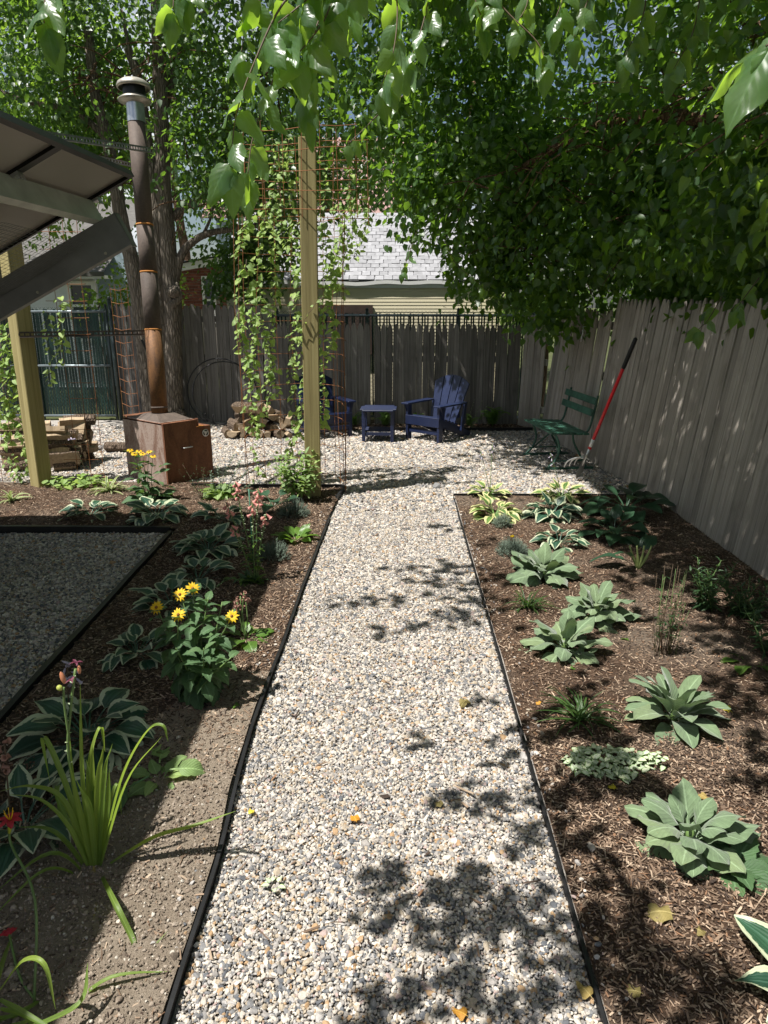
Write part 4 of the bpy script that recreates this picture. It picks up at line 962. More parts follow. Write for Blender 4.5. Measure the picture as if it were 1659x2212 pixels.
t3 = thing('wire_trellis', 'rusted wire grid standing between the chimney pipe and the corner of the dark fence', 'trellis', (-3.1, 8.6, 0))
for k in range(13):
    w = MB(); wire(w, [Vector((-.14, .2, .1+k*.15)), Vector((.0, .05, .08+k*.15)), Vector((.13, .0, .1+k*.15))]); w.build('cross_wire', M['wire_rust'], t3)
for x, y in ((-.14,.2),(-.05,.1),(.04,.03),(.13,0)):
    w = MB(); wire(w, [Vector((x, y, 0)), Vector((x, y, 1.95))]); w.build('upright_wire', M['wire_rust'], t3)
t4 = thing('wire_trellis', 'wire grid behind the vines left of the left timber post', 'trellis', (-3.75, 6.95, 0))
for k in range(12):
    w = MB(); wire(w, [Vector((-.55, 0, .1+k*.152)), Vector((.2, .01, .1+k*.152))]); w.build('cross_wire', M['wire_rust'], t4)
for k in range(6):
    w = MB(); wire(w, [Vector((-.55+k*.15, 0, 0)), Vector((-.55+k*.15, .01, 2.0))]); w.build('upright_wire', M['wire_rust'], t4)
# ------------------------------------------------------------------ leaves and plants
PROF = dict(
    ovate=lambda s: (math.sin(math.pi*min(1, s)**.72))**.85 * (1 - .25*s),
    heart=lambda s: (math.sin(math.pi*(.16+.84*s)**.62))**.9 if s < 1 else 0,
    ellip=lambda s: max(0, math.sin(math.pi*s**.9))**.62,
    lance=lambda s: max(0, math.sin(math.pi*s**.68))**.9 * (1-.1*s),
    spoon=lambda s: max(0, math.sin(math.pi*s**1.5))**.8,
    strap=lambda s: min(1, (s+.15)*3)*(1-s**3)**.8)
def leaf_mesh(name, L, W_, mat, prof='ovate', droop=.6, fold=.25, nx=2, ny=7, pet=0.0, pw=.006, wave=0.0, serr=0.0, lobe=0.0, seed=0, twist=0.0, dexp=1.2, curl=0.0):
    f = PROF[prof]; r2 = random.Random(seed*77+5); V = []; UV = []; mx = max(f(i/40) for i in range(41))
    y = z = 0.0; rows = []
    if pet > 0: rows += [(0, -1), (pet*.5, -1)]
    T = pet + L; js = [i/ny for i in range(ny+1)]
    cur = 0; pts = []
    tot = [0]*0
    st = ([0, pet*.5] if pet > 0 else []) + [pet + L*s for s in js]
    prev = 0.0
    ph = r2.uniform(0, 6)
    for k, d in enumerate(st):
        th = -droop*(((prev+d)/2)/T)**dexp; ds = d-prev; y += math.cos(th)*ds; z += math.sin(th)*ds; prev = d
        inp = pet > 0 and k < 2
        s = 0 if inp else (d-pet)/L
        hw = pw/2 if inp else max(f(s)/mx*W_/2, pw/2 if s < .5 else 0.0004)
        tw = twist*s
        for i in range(-nx, nx+1):
            uu = i/nx; x = uu*hw
            yy = 0.0; zl = fold*abs(x) - curl*x*x/max(W_, .001)*2
            if not inp:
                if serr and abs(i) == nx and 0 < s < .98: x *= 1 + serr*(1 if k % 2 else -1)
                if wave: zl += wave*W_*math.sin(s*9+ph+(2 if i > 0 else 0))*uu*uu
                yy = -lobe*L*abs(uu)**1.5*(1-s)**3
            cx_, sx_ = math.cos(tw), math.sin(tw)
            x, zl = x*cx_ - zl*sx_, x*sx_ + zl*cx_
            V.append((x, y + math.cos(th)*yy - math.sin(th)*zl, z + math.sin(th)*yy + math.cos(th)*zl)); UV.append((uu*.5+.5 if not inp else .5, s))
    c = 2*nx+1; F = [(j*c+i, j*c+i+1, (j+1)*c+i+1, (j+1)*c+i) for j in range(len(st)-1) for i in range(c-1)]
    me = bpy.data.meshes.new(name); me.from_pydata(V, [], F); me.materials.append(mat)
    uvl = me.uv_layers.new(name='UVMap'); li = np.empty(len(me.loops), np.int32); me.loops.foreach_get('vertex_index', li)
    uvl.data.foreach_set('uv', np.asarray(UV, np.float32)[li].ravel()); me.polygons.foreach_set('use_smooth', [True]*len(F)); me.update()
    return me
def variants(n, name, **kw):
    out = []
    for k in range(n):
        q = dict(kw); q['droop'] = kw.get('droop', .6)*(.6 + .8*k/max(1, n-1)); q['seed'] = k; q['twist'] = ((k % 3)-1)*.25
        out.append(leaf_mesh(name, **q))
    return out
def frame(p, d, n=None, roll=0.0, sc=1.0):
    d = Vector(d).normalized(); n = Vector(n) if n is not None else Vector((0, 0, 1))
    n = n - d*n.dot(d)
    if n.length < 1e-3: n = d.orthogonal()
    n.normalize(); x = d.cross(n)
    if roll: q = Quaternion(d, roll); x = q @ x; n = q @ n
    s = sc if hasattr(sc, '__len__') else (sc, sc, sc)
    return Matrix(((x.x*s[0], d.x*s[1], n.x*s[2], p[0]), (x.y*s[0], d.y*s[1], n.y*s[2], p[1]), (x.z*s[0], d.z*s[1], n.z*s[2], p[2]), (0,0,0,1)))
def sph(az, el): return Vector((math.cos(az)*math.cos(el), math.sin(az)*math.cos(el), math.sin(el)))
def rosette(root, meshes, n, e_in=75, e_out=15, s_in=.6, s_out=1.0, r0=.015, name='leaf', az0=None, zj=.0):
    a = rng.uniform(0, 6.28) if az0 is None else az0
    for i in range(n):
        t = (i+.5)/n; az = a + i*2.39996 + jit(.25); el = R(lerp(e_in, e_out, t**.8) + jit(9))
        s = lerp(s_in, s_out, t**.6)*rng.uniform(.85, 1.15)
        link(name, rng.choice(meshes), root, frame(Vector((math.cos(az)*r0, math.sin(az)*r0, zj*(1-t))), sph(az, el), None, jit(.3), s))
def gz(p): return Vector((p.x, p.y, hgt(p.x, p.y) - .003))
def plant(name, label, cat, px, py, group=None): return thing(name, label, cat, gz(G(px, py)), 0, group)

# mesh libraries -----------------------------------------------------
ML = {}
ML['hosta_w'] = variants(5, 'leaf', L=.135, W_=.088, mat=LEAF['hosta_w'], prof='ovate', droop=1.25, fold=.22, pet=.10, wave=.05, nx=3, ny=8)
ML['hosta_y'] = variants(5, 'leaf', L=.125, W_=.070, mat=LEAF['hosta_y'], prof='ovate', droop=1.2, fold=.25, pet=.09, wave=.06, nx=3, ny=8)
ML['hosta_g'] = variants(5, 'leaf', L=.20, W_=.125, mat=LEAF['hosta_g'], prof='ovate', droop=1.25, fold=.18, pet=.16, wave=.04, nx=3, ny=8, pw=.010)
ML['mull'] = variants(5, 'leaf', L=.18, W_=.088, mat=LEAF['mull'], prof='ellip', droop=.72, fold=.30, pet=.03, wave=.08, nx=3, ny=8, pw=.014)
ML['mull_b'] = variants(6, 'leaf', L=.165, W_=.094, mat=LEAF['mull'], prof='ellip', droop=1.05, fold=.12, pet=.04, wave=.13, nx=3, ny=9, pw=.014, curl=.4)
ML['sunf'] = variants(4, 'leaf', L=.112, W_=.066, mat=LEAF['sunf'], prof='ovate', droop=.9, fold=.25, pet=.015, serr=.10, ny=10)
ML['pale'] = variants(4, 'leaf', L=.100, W_=.036, mat=LEAF['pale'], prof='lance', droop=.9, fold=.2, pet=.006, serr=.06, ny=8)
ML['pale_b'] = variants(4, 'leaf', L=.10, W_=.07, mat=LEAF['pale'], prof='ovate', droop=1.0, fold=.2, pet=.03, wave=.09, serr=.05, ny=10)
ML['bright'] = variants(4, 'leaf', L=.10, W_=.085, mat=LEAF['bright'], prof='heart', droop=.9, fold=.18, pet=.08, wave=.05, lobe=.12)
ML['pens'] = variants(4, 'leaf', L=.085, W_=.032, mat=LEAF['dark'], prof='lance', droop=.8, fold=.25, pet=.004)
ML['pens_b'] = variants(4, 'leaf', L=.085, W_=.034, mat=LEAF['bright'], prof='lance', droop=.9, fold=.25, pet=.004)
ML['phlox'] = variants(4, 'leaf', L=.075, W_=.020, mat=LEAF['dark'], prof='lance', droop=.7, fold=.25)
ML['rud'] = variants(4, 'leaf', L=.15, W_=.085, mat=LEAF['sunf'], prof='ovate', droop=1.1, fold=.22, pet=.07, wave=.06, nx=3)
ML['strap'] = variants(6, 'leaf', L=.24, W_=.011, mat=LEAF['strap'], prof='strap', droop=1.5, fold=.35, nx=1, ny=9)
ML['strap_y'] = variants(6, 'leaf', L=.20, W_=.022, mat=LEAF['strap_y'], prof='strap', droop=1.5, fold=.3, nx=2, ny=9)
ML['vine'] = variants(5, 'leaf', L=.056, W_=.054, mat=LEAF['vine'], prof='heart', droop=.5, fold=.2, pet=.012, pw=.002, lobe=.22, nx=2, ny=5)
ML['mulb'] = variants(6, 'leaf', L=.112, W_=.074, mat=LEAF['mulb'], prof='heart', droop=.55, fold=.16, pet=.028, pw=.0028, lobe=.07, serr=.04, nx=3, ny=14, wave=.07, curl=.5)
ML['lam'] = variants(4, 'leaf', L=.026, W_=.022, mat=LEAF['lamium'], prof='heart', droop=.6, fold=.2, pet=.004, pw=.002, nx=2, ny=5)
ML['small'] = variants(4, 'leaf', L=.045, W_=.026, mat=LEAF['pale'], prof='ovate', droop=.8, fold=.2, pet=.008, nx=2, ny=5)
ML['euc'] = variants(4, 'leaf', L=.032, W_=.026, mat=LEAF['silver'], prof='heart', droop=.4, fold=.1, pet=.004, nx=2, ny=4)
ML['pet_y'] = variants(3, 'petal', L=.030, W_=.012, mat=PET['yel'], prof='lance', droop=.5, fold=.15, nx=1, ny=5)
ML['dsmall'] = variants(4, 'leaf', L=.06, W_=.014, mat=LEAF['dark'], prof='lance', droop=.7, fold=.2, nx=1, ny=5)

# hostas -------------------------------------------------------------
HG = None
def hosta(label, px, py, kind, n, scale=1.0, e_in=72, e_out=8):
    t = plant('hosta', label, 'hosta', px, py)
    ms = [m for m in ML[kind]]
    a = rng.uniform(0, 6.28)
    n = int(n*1.15)
    for i in range(n):
        q = (i+.5)/n; az = a + i*2.39996 + jit(.25); el = R(lerp(e_in, e_out, q**.75) + jit(8)); s = scale*1.18*lerp(.72, 1.05, q**.5)*rng.uniform(.88, 1.12)
        link('leaf', rng.choice(ms), t, frame(Vector((math.cos(az)*.012, math.sin(az)*.012, 0)), sph(az, el), None, jit(.25), s))
    return t
def scape(t, top, blooms=5, mat='wht'):
    st = smoothpath([(0,0,.02), Vector(top)*.5+Vector((0,0,.03)), Vector(top)], 4); MB().tube(st, .0028, 5).build('flower_stalk', STEM, t)
    for k in range(blooms):
        p = Vector(top)*(1-.06*k); az = k*2.3
        link('flower', BELL_W, t, frame(p, sph(az, -.8), None, 0, .8))
def bell_mesh(name, mat, L=.028, r=.0085):
    mb = MB().lathe([(.0025,0),(.0045,L*.25),(r*.72,L*.55),(r*.85,L*.85),(r*1.35,L)], 8); mb.v = [(x, z, -y) for x, y, z in mb.v]
    me = mb.mesh(name, mat); return me
BELL_W = bell_mesh('flower', PET['wht'], .035, .007); BELL_P = bell_mesh('flower', PET['pink'], .034, .0095)

hosta('bright cream edged hosta with two pale stalks, at the path corner before the bench', 1058, 1074, 'hosta_y', 20, .95)
h = hosta('cream and green hosta in full sun, just before the stalked one at the path corner', 1070, 1118, 'hosta_y', 26, 1.05)
h = bpy.data.objects['hosta']; scape(h, (-.10, .02, .42), 4); scape(h, (.01, .05, .48), 4)
h = hosta('cream-edged hosta with a drooping bloom stalk before the foot of the red tool', 1212, 1078, 'hosta_y', 22, 1.1); scape(h, (-.13, .0, .42), 5)
hosta('dark white-edged hosta in dappled shade, in front of the drooping-bloom hosta', 1192, 1118, 'hosta_w', 30, 1.05)
hosta('small white-edged hosta alone in the mulch between the felted plants and the bench', 1207, 1180, 'hosta_w', 20, .9)
hosta('large blue-green hosta with broad leaves against the fence at the bed corner', 1352, 1106, 'hosta_g', 15, 1.12, 75, 18)
hosta('dense blue-green hosta mound just before the largest one by the fence', 1325, 1158, 'hosta_g', 22, .85)
t = plant('hosta', 'sparse blue-green hosta with three big drooping leaves on pale stalks', 'hosta', 1377, 1237)
for tx, ty, tz, s in ((-.28, .06, .20, 1.0), (-.10, -.02, .20, .8), (.05, .04, .24, .9), (-.2, .15, .16, .7)):
    d = Vector((tx, ty, tz+.08)); link('leaf', ML['hosta_g'][3], t, frame((0,0,0), d, None, jit(.3), s))
for k in range(4): MB().tube(smoothpath([(0,0,0), (-.04+.03*k, .0, .09), (-.07+.05*k, .01, .17)], 3), [.010]*4+[.006]*3, 6).build('stalk', plain('pale stalk', (.30,.36,.12), .5, 0, .1) if k == 0 else bpy.data.materials['pale stalk'], t)
hosta('white-edged hosta cut by the picture edge at the lower right corner', 1835, 2225, 'hosta_w', 11, 1.05, 60, 22)
# left bed, in the canopy's shade
hosta('large white-edged hosta behind the tall daylily in deep shade', 192, 1600, 'hosta_w', 27, 1.22)
hosta('white-edged hosta left of the yellow sunflower plant, half hidden by it', 298, 1422, 'hosta_w', 20, .86)
hosta('white-edged hosta behind the sunflower leaves, nearest the straight inner edging', 372, 1312, 'hosta_w', 15, .98)
hosta('low white-edged hosta between the inner edging corner and the pink bells', 428, 1258, 'hosta_w', 17, .98)
hosta('fullest white-edged hosta right of the shaded gravel corner', 450, 1196, 'hosta_w', 28, 1.12)
hosta('white-edged hosta in shade behind the pink bell flowers', 478, 1128, 'hosta_w', 16, 1.0)
hosta('wide white-edged hosta in front of the yellow coneflowers', 338, 1122, 'hosta_w', 28, 1.18)
hosta('small dark hosta at the shade line, between the timber post and the coneflowers', 197, 1118, 'hosta_w', 18, 1.0)
hosta('white-edged hosta under the red daylily bloom at the picture edge', 55, 1800, 'hosta_w', 16, 1.05)
hosta('big plain dark green hosta behind the pink bells before the trellis post', 590, 1098, 'hosta_g', 9, .78)
t = bpy.data.objects['hosta.010'] if 'hosta.010' in bpy.data.objects else None

# felted rosettes ------------------------------------------------------
def felt(label, px, py, n, sc, side=0):
    t = plant('felted_plant', label, 'felted plant', px, py); t.rotation_euler = (jit(.14), jit(.14), 0); rosette(t, ML['mull'] if rng.random() < .5 else ML['mull_b'], int(n*rng.uniform(1.0, 1.35)), rng.uniform(80, 89), rng.uniform(-4, 16), rng.uniform(.6, .85)*sc, 1.12*sc, .02, 'leaf', None, .05)
    MB().tube([(0,0,0),(0,0,.07*sc)], [.018*sc,.012*sc], 8).build('stem', STEM, t)
    if side:
        for k in range(side): link('leaf', ML['mull'][k % 5], t, frame((.05+.01*k, -.08, .01), sph(rng.uniform(0,6.28), R(45)), None, 0, .35*sc))
    return t
felt('felted grey-green rosette in shade beside the white-edged small hosta', 1170, 1252, 24, 1.12)
felt('felted grey-green rosette with a sunlit upright crown, in the middle of the mulch bed', 1287, 1338, 26, 1.05)
felt('paler felted rosette with one broad leaf bent to the ground, behind the near grass tuft', 1218, 1412, 20, .98, 6)
felt('large felted rosette at the right, behind the pale silvery ground cover', 1452, 1562, 27, 1.05, 3)
felt('largest nearest felted rosette with an upright top leaf, below the silvery ground cover', 1490, 1832, 30, 1.02, 3)
# grass tufts ------------------------------------------------------------
def tuft(name, label, px, py, n, sc, kind='strap', e0=80, e1=20):
    t = plant(name, label, 'grass tuft', px, py)
    for i in range(n):
        az = rng.uniform(0, 6.28); el = R(lerp(e0, e1, rng.random()**.8)); link('leaf', rng.choice(ML[kind]), t, frame((jit(.02), jit(.02), 0), sph(az, el), None, jit(.4), sc*rng.uniform(.7, 1.15)))
    return t
tuft('grass_tuft', 'far dark grass tuft between two felted plants at the path side', 1137, 1318, 44, .82)
tuft('grass_tuft', 'near dark grass tuft between the pale felted plant and the silvery ground cover', 1252, 1562, 46, .92)
tuft('strap_lily', 'pale edged strap-leaved clump between the ground vine and the coneflowers', 238, 1066, 40, 1.15, 'strap_y')
tuft('strap_lily', 'pale strap-leaved clump at the left picture edge before the wooden post', 25, 1085, 22, 1.0, 'strap_y')
t = plant('tall_grass', 'thin dark upright grass stems in the shade of the mulch bed', 'ornamental grass', 1432, 1418)
for i in range(34):
    p = Vector((jit(.06), jit(.05), 0)); q = p + Vector((jit(.06), jit(.05), rng.uniform(.18, .52)))
    mb = MB().tube([p, (p+q)/2+Vector((jit(.02), 0, 0)), q], [.0016,.0014,.0008], 4)
    mb.build('stem', STEM_R if i % 3 else STEM, t)
    if i % 2 == 0:
        for k in range(4): link('leaf', rng.choice(ML['dsmall']), t, frame(p.lerp(q, .45+.13*k), sph(rng.uniform(0, 6.28), .4), None, 0, .7))
# stemmed plants ---------------------------------------------------------
def stemmed(t, tip, leaves, meshes, sc0=1.0, sc1=.5, start=.1, end=.98, opp=True, r=.004, droop=-.1, mat=None, base=(0, 0, 0), name='leaf', bow=.03):
    b = Vector(base); tp = Vector(tip); mid = (b+tp)/2 + Vector((jit(bow), jit(bow), 0)); P = smoothpath([b, mid, tp], 5)
    MB().tube(P, [lerp(r, r*.5, i/(len(P)-1)) for i in range(len(P))], 6).build('stem', mat or STEM, t)
    az = rng.uniform(0, 6.28)
    for i in range(leaves):
        u_ = lerp(start, end, i/max(1, leaves-1)); f_ = u_*(len(P)-1); k = min(int(f_), len(P)-2); p = P[k].lerp(P[k+1], f_-k)
        az += 1.57 if opp else 2.4
        for sgn in ((0, math.pi) if opp else (0,)):
            link(name, rng.choice(meshes), t, frame(p, sph(az+sgn+jit(.3), lerp(droop, .9, u_**3)+jit(.25)), None, jit(.3), lerp(sc0, sc1, u_)*rng.uniform(.85, 1.15)))
    return tp
def daisy(t, p, d, n=12, sc=1.0, cone=.008, droop=0.0):
    fr_ = frame(p, d); d = Vector(d).normalized()
    q = Vector((0,0,1)).rotation_difference(d).to_matrix().to_4x4(); q.translation = p
    c = MB().lathe([(cone*sc,0),(cone*sc*.95,.004*sc),(cone*.5*sc,.008*sc),(0,.009*sc)], 10).build('flower', CONE, t, q)
    for k in range(n):
        a = 2*math.pi*k/n + jit(.1); link('petal', rng.choice(ML['pet_y']), c, frame((math.cos(a)*cone*.7*sc, math.sin(a)*cone*.7*sc, .001), (math.cos(a), math.sin(a), .15-droop+jit(.15)), (0,0,1), 0, sc*rng.uniform(.9, 1.1)))
t = plant('sunflower_plant', 'bushy green plant with five yellow daisy flowers beside the path edging', 'flower', 428, 1508)
b0 = Vector(t.location)
for px, py, dy, fl_ in ((338,1312,.02,1),(385,1328,-.10,1),(389,1284,.10,1),(416,1271,.12,1),(501,1331,.0,1),(450,1290,.1,0),(480,1300,.06,0),(440,1400,-.16,0),(380,1400,-.15,0),(500,1420,-.1,0),(365,1360,.0,0),(470,1360,.14,0),(425,1340,.14,0)):
    tp = PY(px, py, b0.y+dy) - b0
    stemmed(t, tp, 11 if fl_ else 9, ML['sunf'], 1.25, .55, .12, .95, True, .005, -.45, None, (jit(.04), jit(.04), 0))
    if fl_: daisy(t, tp, (jit(.3), -.7, .55), 13, .95)
t = plant('coneflower', 'yellow coneflowers with broad leaves in front of the rusty firebox', 'flower', 326, 1085)
b0 = Vector(t.location); rosette(t, ML['rud'], 22, 62, 5, .9, 1.3); rosette(t, ML['rud'], 14, 50, -10, .7, .9, .06, 'leaf', None, .30)
for px, py, dy in ((281,972,.0),(290,980,-.06),(300,974,.05),(308,980,-.02),(322,975,.04),(300,1010,.05),(330,985,.02)):
    tp = PY(px, py, b0.y+dy) - b0; stemmed(t, tp, 5, ML['sunf'], 1.3, .6, .25, .92, False, .004, .1, None, (jit(.03), jit(.03), 0)); daisy(t, tp, (jit(.4), -.3, .9), 12, .95, .010, .25)
t = plant('bell_flower', 'tall pink bell flower plant with drooping spent stems and a green stake', 'flower', 551, 1262)
b0 = Vector(t.location)
for k in range(30): link('leaf', rng.choice(ML['pens_b'] if k % 2 else ML['pens']), t, frame((jit(.05), jit(.05), .01), sph(rng.uniform(0, 6.28), R(rng.uniform(5, 55))), None, jit(.3), 1.15))
for px, py, dy, fln in ((508,1040,.0,7),(558,1055,.05,7),(488,1085,-.02,5),(575,1110,.0,5),(545,1085,-.05,5),(500,1135,-.1,4),(430,1310,-.15,3)):
    tp = PY(px, py, b0.y+dy) - b0; low = py > 1250
    mid = (tp*.5 + Vector((0,0,.10 if low else .02))); P_ = smoothpath([(jit(.03), jit(.02), 0), mid, tp], 8)
    MB().tube(P_, .0035, 6).build('stem', STEM, t)
    for i in range(3, len(P_)-1):
        u_ = i/len(P_)
        for sg in range(2 if u_ < .45 else 3):
            if u_ < .5: link('leaf', rng.choice(ML['pens_b'] if i % 2 else ML['pens']), t, frame(P_[i], sph(rng.uniform(0,6.28), .3), None, 0, .75*(1.1-u_)))
            else: link('bud', rng.choice(ML['lam']), t, frame(P_[i].lerp(P_[i+1], sg/3), sph(rng.uniform(0,6.28), .4), None, 0, .55))
    for q in range(fln):
        p_ = P_[-1].lerp(P_[-4], q/max(1, fln)); link('flower', BELL_P, t, frame(p_, sph(q*2.4+jit(.4), -.75+jit(.2)), None, 0, rng.uniform(.9, 1.25)))
MB().tube([(-.01, .04, 0), (-.015, .05, .62)], .005, 6).build('stake', plain('green plastic stake', (.02,.11,.06), .5, 0, .1), t)
t = plant('spent_flower_plant', 'low plant with glossy leaves and upright rusty pink spent stalks beside the sunflower plant', 'flower', 534, 1388)
b0 = Vector(t.location); rosette(t, ML['bright'], 8, 45, 10, .7, .95)
for px, py in ((519,1288),(527,1280),(512,1300),(530,1292)):
    tp = PY(px, py, b0.y+jit(.03)) - b0; MB().tube(smoothpath([(jit(.01),0,0), tp*.5+Vector((jit(.02),0,0)), tp], 3), .0035, 6).build('stem', STEM, t)
    for k in range(9): link('flower', bell_mesh('flower', PET['mauve'], .016, .006) if k == 0 and 'spent' not in globals() else spent, t, frame(tp + Vector((jit(.013), jit(.013), -.06*k/9)), sph(rng.uniform(0,6.28), rng.uniform(-.3,.9)))) if 'spent' in globals() else globals().__setitem__('spent', bell_mesh('flower', PET['mauve'], .016, .006))
t = plant('seedling', 'leafy pale green seedling rosette beside the daylily with a torn sunlit leaf', 'plant', 345, 1692)
rosette(t, ML['pale_b'], 9, 60, 15, .7, 1.0)
for (px, py), s, rr in (((415,1690), 1.15, .2), ((352,1650), 1.0, .3), ((362,1612), .8, .1), ((283,1735), 1.35, -.2), ((330,1600), .8, .1)):
    p = G(px, py) - Vector(t.location); link('leaf', ML['pale_b'][2] if px != 283 else ML['rud'][1], t, frame((p.x*.35, p.y*.35, .05), Vector((p.x, p.y, .02)), (0,-.3,1), rr, s))
t = plant('leafy_shrub', 'pale green pointed-leaf bush at the foot of the tall trellis post', 'shrub', 652, 1082)
for k in range(22):
    az = rng.uniform(0, 6.28); rr = rng.uniform(.05, .28); stemmed(t, (math.cos(az)*rr-.03, math.sin(az)*rr*.7-.05, rng.uniform(.22, .46)), 8, ML['pale'], 1.15, .8, .3, .99, True, .0035, .1, STEM_R)
t = plant('broad_leaf_plant', 'low glossy bright green broad-leaved plant half in sun beside the path edging', 'plant', 640, 1172)
rosette(t, ML['bright'], 13, 55, 20, .75, 1.05)
t = plant('blue_leaf_plant', 'light green clump with small-leaved grey-blue stalks beside the firebox', 'plant', 476, 1076)
rosette(t, ML['pale_b'], 24, 78, 15, 1.1, 1.7)
b0 = Vector(t.location)
for px, py in ((505,985),(518,998),(535,1018),(470,1010),(455,1020),(560,1040)):
    tp = PY(px, py, b0.y+jit(.1)) - b0; stemmed(t, tp, 13, ML['euc'], 1.0, .7, .3, 1.0, True, .003, .2)
t = plant('twiggy_plant', 'dark wispy twiggy plant in front of the firebox corner', 'plant', 437, 1082)
for k in range(16): stemmed(t, (jit(.2), jit(.1), rng.uniform(.14, .32)), 7, ML['dsmall'], .6, .4, .3, 1.0, False, .0018, .4, STEM_R)
t = plant('ground_vine', 'low spreading light green vine at the foot of the left timber post', 'vine', 165, 1052)
for k in range(90):
    az = rng.uniform(0, 6.28); rr = .34*rng.random()**.6; p = Vector((math.cos(az)*rr, math.sin(az)*rr*.55, rng.uniform(.02, .12)*(1.2-rr*2))); link('leaf', rng.choice(ML['vine']), t, frame(p, sph(rng.uniform(0,6.28), jit(.5)), None, jit(.4), 1.15))
for k in range(6): MB().tube(smoothpath([(0,0,0), (jit(.15), jit(.1), .06), (jit(.3), jit(.15), .02)], 4), .003, 5).build('stem', STEM, t)
t = plant('lily', 'single dark leafy lily stalk leaning before the left wire trellis', 'flower', 205, 1062)
stemmed(t, (-.16, .0, .50), 12, ML['dsmall'], .9, .5, .2, .9, False, .004, .5, STEM_R)
for q in range(3): link('flower', BELL_W, t, frame((-.16, 0, .50), sph(q*2.1, .2), None, 0, 1.0))
def sprigs(name, label, px, py, rad, hh, n, mat=M['silver'] if 'silver' in M else None, flower=None):
    t = plant(name, label, 'shrub', px, py); mb = MB()
    me = ML['dsmall']
    for i in range(n):
        az = rng.uniform(0, 6.28); rr = rad*rng.random()**.55; h_ = hh*math.sqrt(max(.05, 1-(rr/rad)**2))*rng.uniform(.55, 1.25)
        b = Vector((math.cos(az)*rr*.7, math.sin(az)*rr*.7, h_*.35)); e = Vector((math.cos(az)*rr*1.05, math.sin(az)*rr*1.05, h_))
        mb.tube([b, (b+e)/2, e], [.0010,.0016,.0006], 3)
        for k in range(5):
            p = b.lerp(e, .35+.15*k); a2 = rng.uniform(0, 6.28); d = sph(a2, .5)*.017; s_ = d.cross(Vector((0,0,1))).normalized()*.0020; mb.add([p-s_, p+s_, p+d], [(0,1,2)])
    tag(mb.build('sprigs', LEAF['silver'], t), kind='stuff'); return t
sprigs('lavender', 'small grey-green sprig bush just before the bright cream hosta', 1084, 1140, .085, .10, 240)
t = sprigs('lavender', 'round silvery sprig bush with one yellow button flower beside the felted plant', 1106, 1202, .125, .12, 420)
MB().lathe([(.012,0),(.016,.006),(.010,.013),(0,.015)], 10).build('flower', PET['yel'], t, Matrix.Translation((.0, .03, .128)))
sprigs('lavender', 'grey-green lavender sprig bush before the foot of the trellis post', 634, 1118, .15, .15, 420)
sprigs('lavender', 'dim grey sprig bush in shade right of the pink bells', 592, 1212, .13, .13, 300)
t = plant('ground_cover', 'silvery white-green ground cover patch between the two nearest felted rosettes', 'ground cover', 1310, 1672)
for k in range(230):
    az = rng.uniform(0, 6.28); rr = rng.random()**.55; p = Vector((math.cos(az)*rr*.155, math.sin(az)*rr*.10 + .02, .008 + .05*(1-rr*.6)*rng.uniform(.4, 1.1)))
    if math.hypot(p.x-.0, p.y-.055) < .035: continue
    link('leaf', rng.choice(ML['lam']), t, frame(p, sph(rng.uniform(0, 6.28), rng.uniform(-.4, .5)), None, jit(.3), rng.uniform(.8, 1.25)))
for k in range(22): link('leaf', rng.choice(ML['lam']), t, frame((.20+jit(.035), .03+jit(.04), rng.uniform(.01, .05)), sph(rng.uniform(0, 6.28), jit(.4)), None, 0, 1.0))
def phlox(label, px, py, n, hh, white=False, sc=1.0):
    t = plant('upright_plant', label, 'flower', px, py)
    for k in range(n): 
        tip = Vector((jit(.13), jit(.10), hh*rng.uniform(.6, 1.0))); stemmed(t, tip, 9, ML['phlox'], sc, .6*sc, .1, .97, True, .003, .3, None, (jit(.05), jit(.05), 0))
        if white and k < 3:
            for q in range(6): link('flower', BELL_W, t, frame(tip+Vector((jit(.012), jit(.012), jit(.015))), sph(q, .4), None, 0, .5))
    return t
phlox('dark leafy upright plant with tall stem tips near the fence at the right', 1520, 1322, 12, .34)
phlox('low dark leafy plant at the right picture edge beside the upright one', 1605, 1335, 12, .22)
phlox('dark leafy plant with a small white flower head at the right picture edge', 1655, 1420, 8, .28, True)
t = plant('seedling', 'lobed green seedling leaves lying near the right picture edge', 'plant', 1615, 1442); rosette(t, ML['bright'], 5, 30, 8, .8, 1.0)
t = plant('seedling', 'small plant with green serrated leaves beneath the largest felted rosette', 'plant', 1580, 1880); rosette(t, ML['sunf'], 9, 40, 10, 1.0, 1.3)
t = plant('seedling', 'tiny light green weed in the mulch beside the path, below the far grass tuft', 'plant', 1133, 1410); rosette(t, ML['lam'], 8, 40, 10, .7, 1.0)
t = plant('seedling', 'tiny green sprout in the bare soil near the arched blade shadow', 'plant', 592, 2160-240); rosette(t, ML['lam'], 6, 40, 10, .6, .9)
